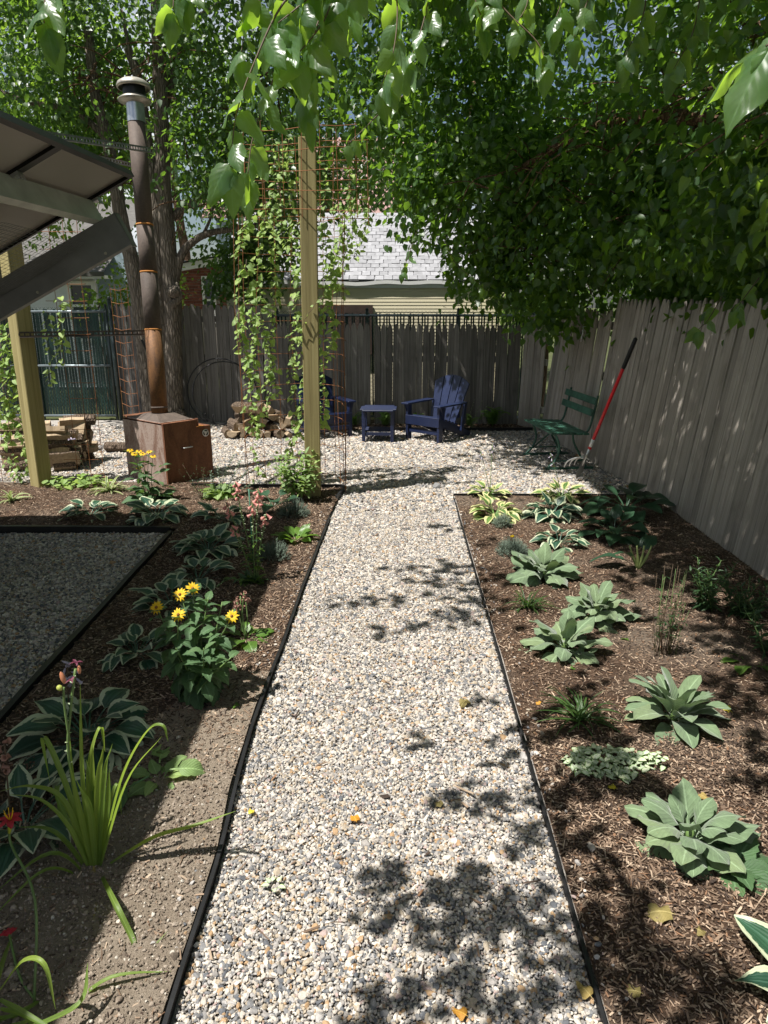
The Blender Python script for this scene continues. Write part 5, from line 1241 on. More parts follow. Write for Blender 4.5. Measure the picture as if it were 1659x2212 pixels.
# ferns in the back bed -------------------------------------------------
def fern_mesh(k):
    mb = MB(); n = 15; L = .34
    def at(s): th = .9 - 1.5*s; return Vector((0, L*s*.85, .16*math.sin(s*2.6)))
    for i in range(n):
        s = .12+.86*i/n; p = at(s); w = .065*math.sin(math.pi*(.15+.85*s)**.8)+.006
        for sg in (-1, 1): mb.add([p, p+Vector((sg*w*.5, .016, .004)), p+Vector((sg*w, .022+.01*s, -.008)), p+Vector((sg*w*.5, -.004, .002))], [(0,1,2,3) if sg > 0 else (3,2,1,0)])
    mb.tube([at(i/6) for i in range(7)], .002, 4); me = mb.mesh('frond', LEAF['fern'])
    me.uv_layers.new(name='UVMap'); return me
FR = fern_mesh(0)
for lb, px, py, n, s in (('sunlit fern at the back fence right of the blue chair', 1062, 922, 16, 1.0), ('fern behind the legs of the blue side table', 832, 912, 12, .8), ('small fern between the side table and the left blue chair', 772, 905, 10, .7), ('fern showing behind the seat of the right blue chair', 893, 893, 10, .7), ('small weed fern beside the corner gap of the fence', 1000, 905, 8, .7)):
    p = G(px, py); p.y = min(p.y, 10.2); t = thing('fern', lb, 'fern', (p.x, p.y, .01))
    for k in range(n): link('frond', FR, t, frame((0,0,0), sph(k*2.4, R(rng.uniform(10, 60))), None, jit(.3), s*rng.uniform(.7, 1.1)))
t = thing('flower_stalk', 'thin pale flower spike leaning beside the right blue chair', 'flower', (1.22, 9.98, 0))
for k in range(3): stemmed(t, (.05+.1*k, -.02, .45-.04*k), 12, ML['lam'], .6, .4, .5, 1.0, False, .003, .3)

# daylilies ---------------------------------------------------------------
def ribbon(name, P, wid, mat, parent, fold=.5, n=6):
    P = smoothpath(P, n); V = []; UV = []; k = len(P); side0 = None
    for i, p in enumerate(P):
        t = (P[min(i+1, k-1)] - P[max(i-1, 0)]).normalized(); s = t.cross(Vector((0,0,1)))
        if s.length < .25: s = s + t.cross(Vector((.3, -1, 0)))
        s.normalize()
        if side0 is not None and s.dot(side0) < 0: s = -s
        if side0 is not None: s = (s + side0*1.5).normalized(); s = (s - t*s.dot(t)).normalized()
        side0 = s; nn = s.cross(t); f_ = i/(k-1); w = wid/2*(min(1, .55+f_*1.5))*max(.04, (1-f_**3.5))
        V += [p - s*w + nn*w*fold, p, p + s*w + nn*w*fold]; UV += [(0, f_), (.5, f_), (1, f_)]
    F = [(i*3+j, i*3+j+1, (i+1)*3+j+1, (i+1)*3+j) for i in range(k-1) for j in range(2)]
    me = bpy.data.meshes.new(name); me.from_pydata(V, [], F); me.materials.append(mat); uvl = me.uv_layers.new(name='UVMap')
    li = np.empty(len(me.loops), np.int32); me.loops.foreach_get('vertex_index', li); uvl.data.foreach_set('uv', np.asarray(UV, np.float32)[li].ravel())
    me.polygons.foreach_set('use_smooth', [True]*len(F)); return link(name, me, parent)
t = plant('daylily', 'tall daylily clump with budded stalk and long arching sunlit blades', 'daylily', 207, 1882)
b0 = Vector(t.location); y0 = b0.y
def pxs(lst): return [PY(px, py, y0+dy) - b0 for px, py, dy in lst]
blades = [[(205,1880,0),(180,1700,.01),(173,1475,.03)], [(203,1880,0),(160,1700,0),(147,1560,.02)], [(196,1880,0),(150,1720,.05),(108,1615,.10),(92,1600,.13),(108,1690,.16)],
    [(206,1880,0),(192,1680,.08),(216,1572,.12),(227,1625,.16)], [(210,1885,0),(212,1700,.0),(224,1610,.0)], [(213,1885,0),(224,1690,0),(243,1606,.01)], [(216,1882,0),(262,1690,-.02),(315,1585,-.04),(350,1568,-.05),(363,1602,-.06)],
    [(216,1882,0),(275,1690,-.03),(350,1590,-.06)], [(208,1885,0),(195,1750,-.03),(163,1680,-.05)], [(200,1890,0),(140,1735,.02),(70,1700,.06),(-5,1710,.10)], [(200,1890,0),(150,1790,-.01),(90,1730,.0),(20,1716,.02)],
    [(198,1893,0),(120,1800,.02),(40,1786,.05)], [(218,1880,0),(330,1812,.02),(420,1785,.05),(510,1752,.08)], [(196,1900,-.01),(110,1845,-.05),(-20,1935,-.12)], [(196,1905,-.01),(100,1880,-.08),(-20,1985,-.2)], [(198,1908,-.01),(110,1895,-.03),(20,1925,-.05)],
    [(205,1880,0),(240,1730,.09),(256,1695,.12),(262,1760,.14)], [(212,1884,0),(205,1740,.03),(186,1640,.06)], [(202,1884,0),(175,1760,-.02),(150,1650,-.02)], [(214,1884,0),(232,1750,.02),(236,1660,.03)],[(206,1884,0),(200,1700,.04),(200,1610,.05)],[(200,1884,0),(130,1740,.12),(125,1700,.2),(128,1790,.22)]]
for bl_k in blades: ribbon('leaf', pxs(bl_k), .0185*rng.uniform(.8, 1.15), LEAF['blade'], t)
gA, gB, gC = G(285,2058) - b0, G(308,2068) - b0, G(362,2012, .04) - b0
ribbon('leaf', pxs([(214,1882,0)]) + [G(245,1945,.09)-b0, gA+Vector((-.012,.03,.035)), gB+Vector((0,0,.006)), gC], .018, LEAF['blade'], t)
dryb = LEAF['dry']
for q in ([(150,1850,-.05),(100,1790,-.1),(60,1800,-.15)], [(205,1910,-.05),(207,1960,-.1),(185,2040,-.25)], [(190,1900,-.03),(140,1920,-.08),(80,1915,-.1)]):
    ribbon('dry_leaf', [Vector((0,0,.01))] + [G(px, py, .02) - b0 for px, py, _ in q], .007, dryb, t)
sc1 = pxs([(198,1870,0),(150,1650,.0),(152,1540,.01),(163,1445,.02)]); MB().tube(smoothpath(sc1, 6), .0042, 6).build('flower_stalk', STEM, t)
sc2 = pxs([(150,1600,.0),(140,1530,.0),(137,1485,.0)]); MB().tube(smoothpath(sc2, 5), .0038, 6).build('flower_stalk', STEM, t)
def bud(p, d, L, r, mat):
    q = Vector((0,0,1)).rotation_difference(Vector(d).normalized()).to_matrix().to_4x4(); q.translation = p
    MB().lathe([(r*.5,0),(r*.95,L*.3),(r,L*.55),(r*.7,L*.85),(.0005,L)], 10).build('bud', mat, t, q)
PB = plain('coral bud', (.50,.20,.10), .45, 0, .25, 30); GB = plain('green bud', (.38,.42,.09), .45, 0, .2, 30)
bud(PY(140,1476,y0)-b0, (-.2,0,1), .040, .0075, PB); bud(PY(133,1490,y0)-b0, (-.2,-.2,.5), .020, .009, GB); bud(PY(172,1455,y0+.02)-b0, (.05,0,1), .028, .0055, PB)
for px, py in ((155,1470),(165,1432)):
    for q in range(5): link('wilted_petal', leaf_mesh('wilted_petal', L=.022, W_=.008, mat=PET['purple'], prof='lance', droop=1.5, nx=1, ny=4) if q == 0 and 'wp' not in globals() else wp, t, frame(PY(px, py, y0)-b0, sph(q*1.3, .5+jit(.5)))) if 'wp' in globals() else globals().__setitem__('wp', leaf_mesh('wilted_petal', L=.022, W_=.008, mat=PET['purple'], prof='lance', droop=1.5, nx=1, ny=4))
for k in range(14): p = smoothpath(sc1, 6)[6+k % 12]; link('bract', ML['lam'][k % 4], t, frame(p, sph(k*2.2, .8), None, 0, .45))
# second daylily at the lower left edge
t = thing('daylily', 'daylily at the lower left picture edge with crimson bloom and sprawling blades', 'daylily', gz(Vector((-.90, 1.36, 0))))
b0 = Vector(t.location); y0 = b0.y
for q in ([(0,2140,.0),(50,2078,.0),(95,2085,-.02),(120,2180,-.05)], [(0,2160,-.02),(60,2195,-.05),(140,2240,-.08)], [(-10,2200,0),(130,2185,.06),(240,2112,.10),(370,2098,.14)], [(-10,2230,-.05),(40,2215,-.04),(80,2200,-.05)],
          [(0,2180,-.02),(60,2200,-.02),(90,2270,-.1)], [(-10,2150,.02),(0,2100,.06),(30,2010,.3)], [(20,2240,-.1),(170,2170,.0),(190,2080,.06)], [(-10,2210,0),(60,2180,.02),(100,2150,.1)], [(0,2230,-.05),(70,2240,-.1),(100,2300,-.12)]):
    ribbon('leaf', [PY(px, py, y0+dy) - b0 for px, py, dy in q], .016, LEAF['blade'], t)
ribbon('leaf', [G(p_[0], p_[1], .015) - b0 for p_ in ((220,2230), (240,2190), (290,2145), (285,2165))], .015, LEAF['dry'], t)
fp = PY(22, 1772, 1.74) - b0; MB().tube(smoothpath([(-.02,.05,.0), (-.06,.2,.2), fp+Vector((-.01,0,-.09)), fp+Vector((-.006,0,-.03))], 5), .004, 6).build('flower_stalk', STEM, t)
MB().tube([fp+Vector((-.010,0,-.045)), fp+Vector((-.003,0,-.02)), fp], [.004,.007,.012], 8).build('flower_throat', PET['lime'], t)
rp_ = leaf_mesh('petal', L=.042, W_=.020, mat=PET['red'], prof='ellip', droop=1.1, fold=.15, nx=2, ny=6, wave=.1)
for q in range(6): link('petal', rp_, t, frame(fp, sph(q*1.047, .45), None, 0, 1.0 if q % 2 else .9))
for q in range(6): MB().tube(smoothpath([fp, fp+sph(q*1.05, 1.1)*.02, fp+sph(q*1.05, 1.2)*.038], 3), .0011, 5).build('stamen', PET['yel'], t)
fq2 = PY(20, 2020, 1.60) - b0
for q in range(5): link('petal', rp_, t, frame(fq2, sph(1.2+q*.5, .5), None, 0, .7))
MB().tube(smoothpath([(0,.05,0), fq2*.5, fq2], 5), .0035, 6).build('flower_stalk', STEM, t)
for px, py in ((240, 1700-70),):
    pass
t = plant('hosta_stalk', 'shaded mauve hosta bloom stalk behind the daylily buds', 'flower', 150, 1560)
b0 = Vector(t.location); tp = PY(145,1425,b0.y)-b0; MB().tube(smoothpath([(0,0,0), tp*.5, tp], 4), .003, 5).build('stem', STEM_R, t)
for q in range(7): link('flower', BELL_W, t, frame(tp+Vector((jit(.02), jit(.02), -.02*q)), sph(q*2.4, -.4)))
t = plant('hosta_stalk', 'faded bloom stalk at the left picture edge behind the daylily', 'flower', 25, 1790)
b0 = Vector(t.location); tp = PY(10,1610,b0.y)-b0; MB().tube(smoothpath([(0,0,0), tp*.5, tp], 4), .003, 5).build('stem', STEM_R, t)
for q in range(6): link('flower', spent, t, frame(tp+Vector((jit(.02), jit(.02), -.02*q)), sph(q*2.4, .3), None, 0, 1.5))

# fallen leaves and twigs -----------------------------------------------------
fl_m = {k: [leaf_mesh('fallen_leaf', L=.055, W_=.046, mat=m_, prof='heart', droop=.9+.5*i, fold=-.2, nx=3, ny=8, wave=.2, pet=.015, pw=.002, lobe=.1, serr=.06, seed=i) for i in range(3)] for k, m_ in (('dry', LEAF['dry']), ('yellow', LEAF['yellow']), ('orange', LEAF['orange']), ('green', LEAF['bright']))}
for px, py, k, s, az, lb in ((1010,1516,'dry',1.15,2.6,'curled olive dried leaf on the gravel path, nearest the mulch edge'),(770,1784,'orange',.8,.3,'small orange leaf on the middle of the gravel path'),(958,1740,'dry',.6,2.0,'tiny olive leaf on the gravel just above the leafy shadow'),
    (518,1540,'green',1.0,1.1,'fresh yellow-green leaf on the sunlit soil beside the black edging'),(1326,1722,'yellow',.85,.2,'bright yellow leaf below the silvery ground cover'),(1456,1992,'dry',1.5,1.4,'large dull yellow leaf on the mulch below the largest felted rosette'),(1500,2020,'dry',.7,4.2,'small curled tan leaf beside the large dull yellow one'),
    (1388,2160,'dry',.9,1.2,'curled tan leaf standing in the mulch near the bottom'),(1278,2165,'dry',.8,.6,'dried leaf lying across the bottom of the thin path edging'),(1563,1535,'yellow',.8,3.4,'yellow leaf behind the large felted rosette at the right'),(1350,1392,'green',.9,6.2,'flat green leaf on the mulch right of the pale felted rosette'),
    (1010,2205,'orange',.7,1.0,'tan leaf on the gravel at the bottom edge'),(810,1300-10,'dry',.5,1.0,'tiny dry leaf in the leafy shadow on the far gravel'),(1530,1745,'dry',.9,.5,'brown leaf behind the upright top leaf of the largest rosette'),(545,1765,'yellow',.45,.5,'tiny yellowed leaf on the gravel at the tip of the longest daylily blade'),(1230,1450,'green',.6,4.0,'small green leaf next to the bent broad felted leaf'),(1168,1525,'orange',.5,2.0,'small orange leaf beside the near grass tuft')):
    p = G(px, py); on = xl(p.y) < p.x < xr(p.y); p.z = .016 if on else hgt(p.x, p.y)+.012
    tag(link('fallen_leaf', rng.choice(fl_m[k]), None, Matrix.Translation(p) @ Matrix.Rotation(az, 4, 'Z') @ Matrix.Rotation(.25+jit(.15), 4, 'X') @ Matrix.Scale(s, 4)), lb, 'leaf')
for k in range(46):
    if k % 3 == 0: x = rng.uniform(-.5, .5); y = rng.uniform(1.3, 5.5)
    elif k % 3 == 1: x = rng.uniform(.62, 1.9); y = rng.uniform(1.4, 5.5)
    else: x = rng.uniform(-1.2, -.6); y = rng.uniform(1.4, 4)
    on = xl(y) < x < xr(y); z = .014 if on else hgt(x, y)+.008; a = rng.uniform(0, 6.28); L = rng.uniform(.02, .07)
    o = MB().tube([(0,0,0), (L*.5, jit(.006), .004), (L, 0, jit(.003))], .0012, 5).build('twig', STEM_R, None, Matrix.Translation((x, y, z)) @ Matrix.Rotation(a, 4, 'Z'))
    tag(o, 'thin dry brown twig lying on the gravel' if on else ('thin dry brown twig lying on the bark mulch' if x > 0 else 'thin dry brown twig lying on the soil of the left bed'), 'twig', 'twigs on the gravel' if on else ('twigs on the mulch' if x > 0 else 'twigs on the soil'))

# vines on the trellises --------------------------------------------------------
def vine(label, pts, per, spread, sc=1.0, lo=0.0, dens=None):
    """pts: list of world polylines (strands)"""
    b = Vector(pts[0][0]); b.z = 0; t = thing('vine', label, 'vine', b)
    for P0 in pts:
        P_ = smoothpath([Vector(p) - b for p in P0], 7); P_ = [p + Vector((jit(.012), jit(.012), 0)) for p in P_]
        MB().tube(P_, .0024, 5).build('stem', STEM_R, t)
        Ltot = sum((P_[i+1]-P_[i]).length for i in range(len(P_)-1)); n = int(Ltot*per*.88)
        for i in range(n):
            u_ = (i+rng.random())/n*(len(P_)-1.001); k = int(u_); p = P_[k].lerp(P_[k+1], u_-k); az = rng.uniform(0, 6.28); o = Vector((math.cos(az), math.sin(az), 0))*abs(rng.gauss(0, spread*.72))
            link('leaf', rng.choice(ML['vine']), t, frame(p + o + Vector((0,0,jit(.02))), (math.cos(az)*.8, math.sin(az)*.8-.25, -.35+jit(.5)), (-.4, -.6, .9), jit(.5), sc*.88*rng.uniform(.55, 1.3)))
    return t
def vs(lst, y): return [PY(px, py, y) for px, py in lst]
vine('bright leafy vine strand hanging at the left edge of the tall trellis cage', [vs([(545,470),(520,520),(517,640),(520,720),(532,800),(540,940)], 6.72), vs([(530,560),(545,700),(552,820),(548,950)], 6.68)], 78, .030)
vine('leafy vine strand hanging second from the left on the tall trellis cage', [vs([(570,470),(558,560),(565,680),(580,780),(578,900)], 6.95), vs([(580,420),(585,560),(592,650),(585,760),(600,860)], 7.0)], 66, .028)
vine('leafy vine strand close to the left side of the tall post', [vs([(640,480),(632,560),(640,680),(628,800),(640,900),(625,990)], 6.85), vs([(655,500),(650,600),(648,700),(655,860),(640,960)], 6.6)], 62, .028)
vine('young sparse vine climbing the upper wires left of the post top', [vs([(588,300),(592,380),(590,480),(600,560)], 6.38), vs([(625,300),(622,370),(628,440),(620,540)], 6.45), vs([(560,330),(556,420),(575,500)], 6.6), vs([(610,320),(604,420),(612,520)], 6.95)], 62, .018, .78)
vine('leafy vine strand right of the tall post over the blue chair', [vs([(700,480),(705,560),(698,660),(690,740),(700,860),(692,930)], 6.62), vs([(745,480),(725,560),(712,640),(720,720),(700,790)], 6.72)], 82, .034, 1.05)
vine('dense bright vine spreading right of the post top towards the overhanging tree', [vs([(730,440),(740,500),(720,580),(735,640)], 6.85), vs([(760,420),(765,470),(748,540),(728,600)], 6.95), vs([(780,440),(790,490),(760,560)], 7.1)], 100, .05, .95)
vine('sparse vine on the wires right of the post top', [vs([(700,330),(702,400),(698,470)], 6.35), vs([(762,310),(756,380),(752,460)], 6.4)], 40, .02, .8)
vine('thin vine shoot crossing the face of the tall post', [[PY(700,640,6.36), PY(680,660,6.35), PY(652,705,6.35), PY(625,760,6.4), PY(640,800,6.4)]], 18, .012, .8)
vine('low vine climbing the foot of the trellis cage left of the leafy bush', [vs([(545,960),(552,1000),(560,1060)], 6.75), vs([(590,980),(600,1040),(560,1010)], 6.8)], 40, .04, .8)
vine('leafy vine covering the wires left of the left timber post', [vs([(2,690),(10,780),(20,860),(15,960)], 6.95), vs([(30,680),(38,760),(44,860),(40,930)], 7.0), vs([(18,720),(28,820),(60,900),(50,985)], 6.9), vs([(-15,700),(-8,840),(5,960)], 6.95)], 80, .055, 1.1)
vine('vine shoot with few leaves right of the left timber post', [vs([(100,670),(108,720),(128,745),(135,790)], 6.92), vs([(128,640),(132,700),(135,760)], 6.9), vs([(100,720),(112,790),(100,830)], 7.0)], 46, .035, 1.0)
vine('small vine at the mulch edge before the left wood stack', [vs([(10,985),(28,1010),(50,1040)], 6.9), vs([(60,960),(55,1000),(40,1030)], 6.95)], 90, .06, .8)
# ------------------------------------------------------------------ trees
TPL = np.array([(0,0,0), (-.32,.22,.05), (0,.24,-.02), (.32,.22,.05), (-.27,.60,.04), (0,.60,-.02), (.27,.60,.04), (0,1,-.08)], np.float32)
TF = [(0,2,1),(0,3,2),(1,2,5,4),(2,3,6,5),(4,5,7),(5,6,7)]
def lit_zone(gx, gy):
    """where the ground lies open to the sun: 0 shaded .. 1 must stay open"""
    k = np.zeros_like(gx)
    k[(gx > -4.6) & (gx < .32) & (gy < 8.55) & (gy > -.5)] = 1
    k[(gx >= .32) & (gx < .66) & (gy < 3.4) & (gy > -.5)] = 1
    k[(gx >= .32) & (gx < .62) & (gy < 6.3) & (gy >= 3.4)] = .95
    k[(gx >= .3) & (gx < .95) & (gy >= 6.0) & (gy < 8.0)] = .93
    k[(gx >= .95) & (gx < 2.1) & (gy >= 6.35) & (gy < 7.35)] = .9
    k[(gx >= .62) & (gx < 1.55) & (gy < 6.3) & (gy > .5)] = .74
    k[(gx >= .66) & (gx < 2.2) & (gy < 2.35) & (gy > -.5)] = .60
    k[(gx >= 1.55) & (gx < 2.2) & (gy < 6.3) & (gy > .5)] = .48
    k[(gx > -4.8) & (gx < -1.2) & (gy >= 8.5) & (gy < 9.6)] = .75
    k[(gx >= -1.2) & (gx < .15) & (gy >= 8.5) & (gy < 9.2)] = .7
    k[(gx >= .15) & (gx < 1.2) & (gy >= 8.55) & (gy < 9.9)] = .56
    k[(gx > -.6) & (gx < 2.8) & (gy > 12.0) & (gy < 12.7)] = .93
    k[(gx > -2) & (gx < 3.4) & (gy >= 12.7) & (gy < 15.6)] = .8
    return k
def in_frame(p):
    d = p - np.array([0, 0, H]); dep = d[:, 1]*math.cos(TH) - d[:, 2]*math.sin(TH); up_ = d[:, 1]*math.sin(TH) + d[:, 2]*math.cos(TH)
    px = CX + FPX*d[:, 0]/np.maximum(dep, .01); py = CY - FPX*up_/np.maximum(dep, .01)
    return px, py, dep
def crown(tree, mat, ells, size, per=26, spread=.20, own=None, ownname='leaf', seed=1, droop=.5, aspect=.75, keep=None, cut=True, extra=None):
    """ells: (cx,cy,cz, rx,ry,rz, clumps); leaf clumps on the outer part of each ellipsoid; the 300 nearest leaves stand alone"""
    g = np.random.default_rng(seed); C, O = [], []
    for cx, cy, cz, rx, ry, rz, n in ells:
        d = g.normal(size=(n, 3)); d /= np.linalg.norm(d, axis=1)[:, None]; r = g.uniform(.12, 1, n)**(1/2.4)
        C.append(np.array([cx, cy, cz]) + d*r[:, None]*np.array([rx, ry, rz])); O.append(d)
    C = np.concatenate(C); O = np.concatenate(O); n = len(C)
    # gaps: whole clumps left out by a slow noise
    nz = np.array([mnoise.noise((c[0]*1.1, c[1]*1.1, c[2]*1.1+seed)) for c in C]); C = C[nz > -.28]; O = O[nz > -.28]; n = len(C)
    P = np.repeat(C, per, 0) + g.normal(size=(n*per, 3))*np.array([spread, spread, spread*.62]); D = np.repeat(O, per, 0)
    P[:, 2] -= .25*np.hypot(P[:, 0]-np.repeat(C, per, 0)[:, 0], P[:, 1]-np.repeat(C, per, 0)[:, 1])
    if cut:
        gx = P[:, 0] + SHX*P[:, 2]; gy = P[:, 1] + SHY*P[:, 2]; kz = lit_zone(gx, gy)
        # removal by coherent noise so that the light falls in flecks
        ns = np.array([mnoise.noise((a*2.7, b*2.4, 1.7)) for a, b in zip(gx, gy)])*.5 + .5
        ok = (kz < 1) & ((kz == 0) | (ns*1.0 > kz - .06))
        P, D = P[ok], D[ok]
    if extra is not None:     # clumps of a low twig, each given by the ground point its shade falls on and its height
        E, F_ = [], []
        for px, py, z, cnt, sp_ in extra:
            q = G(px, py); c = np.array([q.x - SHX*z, q.y - SHY*z, z]); E.append(c + g.normal(size=(cnt, 3))*np.array([sp_, sp_*.6, .10])); F_.append(np.tile([0, 0, -.3], (cnt, 1)))
        P = np.concatenate([P] + E); D = np.concatenate([D] + F_)
    if keep is not None:
        ok = keep(P); P, D = P[ok], D[ok]
    m = len(P)
    d = D*.5 + g.normal(size=(m, 3))*.55 + np.array([0, 0, -droop]); d /= np.linalg.norm(d, axis=1)[:, None]
    nn = g.normal(size=(m, 3))*.55 + np.array([-.25, -.15, .9]); nn -= d*(nn*d).sum(1)[:, None]; nn /= np.linalg.norm(nn, axis=1)[:, None]
    xx = np.cross(d, nn); sz = size*g.uniform(.6, 1.25, m)
    sep = np.zeros(m, bool)
    if own is not None:
        px, py, dep = in_frame(P); vis = (px > -20) & (px < 1680) & (py > -20) & (py < 1100) & (dep > .5)
        idx = np.where(vis)[0]; idx = idx[np.argsort(dep[idx])][:300]; sep[idx] = True
        for i in idx:
            s = sz[i]/own[1]; link(ownname, rng.choice(own[0]), tree, Matrix(((xx[i,0]*s, d[i,0]*s, nn[i,0]*s, P[i,0]), (xx[i,1]*s, d[i,1]*s, nn[i,1]*s, P[i,1]), (xx[i,2]*s, d[i,2]*s, nn[i,2]*s, P[i,2]), (0,0,0,1))))
    q = ~sep; P, d, nn, xx, sz = P[q], d[q], nn[q], xx[q], sz[q]; m = len(P)
    T = TPL*np.array([aspect/.64*.64/.64, 1, 1]) if aspect != .75 else TPL
    V = P[:, None, :] + sz[:, None, None]*(T[None, :, 0, None]*xx[:, None, :] + T[None, :, 1, None]*d[:, None, :] + T[None, :, 2, None]*nn[:, None, :])
    V = V.reshape(-1, 3).astype(np.float32)
    base = (np.arange(m)*8)[:, None]
    sizes = np.array([len(f) for f in TF]); flat = np.concatenate([np.array(f) for f in TF])
    LI = (base + flat[None, :]).ravel().astype(np.int32); LT = np.tile(sizes, m).astype(np.int32); LS = np.concatenate([[0], np.cumsum(LT)[:-1]]).astype(np.int32)
    me = bpy.data.meshes.new('crown'); me.vertices.add(len(V)); me.vertices.foreach_set('co', V.ravel()); me.loops.add(len(LI)); me.loops.foreach_set('vertex_index', LI)
    me.polygons.add(len(LT)); me.polygons.foreach_set('loop_start', LS); me.polygons.foreach_set('loop_total', LT)
    a = me.attributes.new('rnd', 'FLOAT', 'POINT'); a.data.foreach_set('value', np.repeat(g.uniform(0, 1, m), 8).astype(np.float32))
    me.materials.append(mat); me.update(calc_edges=True); me.validate()
    return tag(link('crown', me, tree), kind='stuff'), m
def trunk(tree, paths, mat, name='trunk', wob=.18, n=12):
    for P_, r0, r1 in paths:
        Q = smoothpath(P_, 6); k = len(Q); MB().tube(Q, [lerp(r0, r1, (i/(k-1))**.8) for i in range(k)], n, 0, True, True, wob).build(name, mat, tree); name = 'limb'
def twigs(tree, starts, n, L, mat, seed, r=.006):
    r2 = random.Random(seed); mb = MB()
    for i in range(n):
        s = Vector(r2.choice(starts)) + Vector((r2.uniform(-.3,.3), r2.uniform(-.3,.3), r2.uniform(-.2,.3))); e = s + Vector((r2.uniform(-1,1), r2.uniform(-1,1), r2.uniform(-.7,.5)))*L
        mb.tube(smoothpath([s, (s+e)/2+Vector((r2.uniform(-.1,.1), r2.uniform(-.1,.1), .08)), e], 3), [r]*3+[r*.6]*3+[r*.3], 5)
    tag(mb.build('twigs', mat, tree), kind='stuff')
mb_own = variants(4, 'leaf', L=1.0, W_=.62, mat=LEAF['mulb'], prof='heart', droop=.6, fold=.22, pet=.15, pw=.02, lobe=.08, serr=.04, nx=2, ny=7)
bx_mat = leaf_mat('box elder leaf', (.042,.095,.024), (.22,.40,.04), .38, .42, None, .5, .2, .6, .4)
bx_own = variants(4, 'leaf', L=1.0, W_=.50, mat=bx_mat, prof='ovate', droop=.7, fold=.22, pet=.12, pw=.02, serr=.16, nx=2, ny=6)
tot = 0
# many-stemmed tree before the back fence, left
be = thing('tree', 'many-stemmed tree with furrowed grey-brown trunks behind the chimney pipe', 'tree', (0, 0, 0))
y = 10.35
def tp_(lst, dy=0): return [PY(a, b_, y+dy) for a, b_ in lst]
trunk(be, [(tp_([(378,905),(374,860),(372,760),(372,660),(362,520),(352,400),(350,300),(345,150),(340,0),(330,-150)]), 0.160, 0.076),
           (tp_([(352,905),(352,860),(348,700),(340,560),(335,440),(322,330),(300,180),(275,100)], -.02), 0.136, 0.051),
           (tp_([(330,905),(318,800),(302,660),(285,570),(262,470),(245,370),(232,300),(205,200),(190,60)], .05), 0.136, 0.060),
           (tp_([(378,600),(392,550),(420,520),(455,503),(520,492),(600,478),(680,440)], .0), 0.068, 0.025),
           (tp_([(372,470),(400,448),(440,425),(500,380),(560,330)], .05), 0.064, 0.025),
           (tp_([(350,260),(400,60),(440,30),(520,-20)], .1), 0.056, 0.025), (tp_([(440,505),(458,462),(462,420)], .0), 0.024, 0.010),
           (tp_([(232,300),(160,240),(60,220),(-40,180)], .1), 0.048, 0.025), (tp_([(300,200),(280,110),(262,20)], .0), 0.040, 0.017),
           (tp_([(372,660),(388,640),(380,610)], -.12), 0.060, 0.025)], M['bark'], 'trunk', .14, 18)
MB().tube(smoothpath(tp_([(378,890),(388,905),(402,915)], -.1), 4), [.13]*5+[.05]*4, 10, 0, True, True, .3).build('root', M['bark'], be)
MB().lathe([(0,-.09),(.07,-.06),(.10,0),(.07,.06),(0,.09)], 12, 0, Matrix.Translation(PY(374,630,y-.17))).build('burl', M['bark'], be)
o, n_ = crown(be, LEAF['crown2'], [(-3.2,10.4,5.6,2.4,1.4,2.0,420), (-1.6,10.2,4.7,1.7,.9,1.5,260), (-2.3,9.9,3.5,1.3,.55,.5,90), (-4.6,10.4,4.6,1.3,1.2,1.7,320), (-.6,10.4,5.8,1.7,1.3,1.5,220), (-1.9,10.9,2.5,.55,.3,.45,50), (-2.3,11.3,2.35,.55,.3,.55,80), (-1.9,11.2,2.7,.7,.3,.5,70), (-2.5,10.0,8.2,3.0,1.8,1.0,160), (-1.4,9.9,3.3,.9,.5,.55,90)], .085, 26, .22, (bx_own, 1.0), 'leaf', 3, .5,
    keep=lambda P: ~((np.abs(P[:, 0]+3.2) < .5) & (P[:, 2] < 2.7)) & ~((P[:, 1] < 10.45) & (P[:, 0] > -3.85) & (P[:, 0] < -2.65) & (P[:, 2] < 4.9) & (np.abs(P[:, 0]*3.1 % 1 - .5) < .42))); tot += n_
twigs(be, tp_([(345,150),(300,200),(520,300),(440,425),(200,200),(600,200),(245,370)]), 90, .8, M['bark2'], 5, .012)
# mulberry beyond the right fence
SHADE = [(a, b_, 2.75, int(n_*1.9), .046) for a, b_, n_ in ((985,1715,5),(1050,1745,6),(1090,1720,5),(1140,1790,7),(1215,1720,5),(1110,1830,4),(850,1895,6),(930,1935,7),(1045,1895,7),(835,1965,5),(985,1985,8),(1080,1945,7),(1150,1985,8),(1195,1940,6),(870,2010,6),(1010,2080,8),(910,2140,7),(840,2180,5),(1040,2050,5),(1225,2080,7),(1175,2170,7),(1120,2190,6),(1260,1800,6),(1300,1900,7),(1290,2000,7),(1380,1930,6),(1420,2080,6),(1330,2120,5))]
SHADE += [(a, b_, 4.3, int(n_*1.5), .085) for a, b_, n_ in ((930,1138,10),(965,1142,9),(900,1225,9),(960,1222,12),(1010,1232,12),(900,1250,9),(950,1258,11),(1010,1262,11),(770,1305,8),(830,1298,9),(890,1290,9),(1000,1290,12),(1040,1300,10),(850,1362,9),(910,1345,10),(970,1330,10),(1030,1338,11),(1080,1250,12),(1090,1180,12),(1110,1320,10))]
SHADE += [(a, b_, 3.6, n_, .10) for a, b_, n_ in ((1010,985,14),(1060,1000,14),(1110,985,16),(1160,1005,14),(990,1010,10),(1050,960,12))]
mu = thing('tree', 'large dark mulberry tree leaning over the grey picket fence at the right', 'tree', (0, 0, 0))
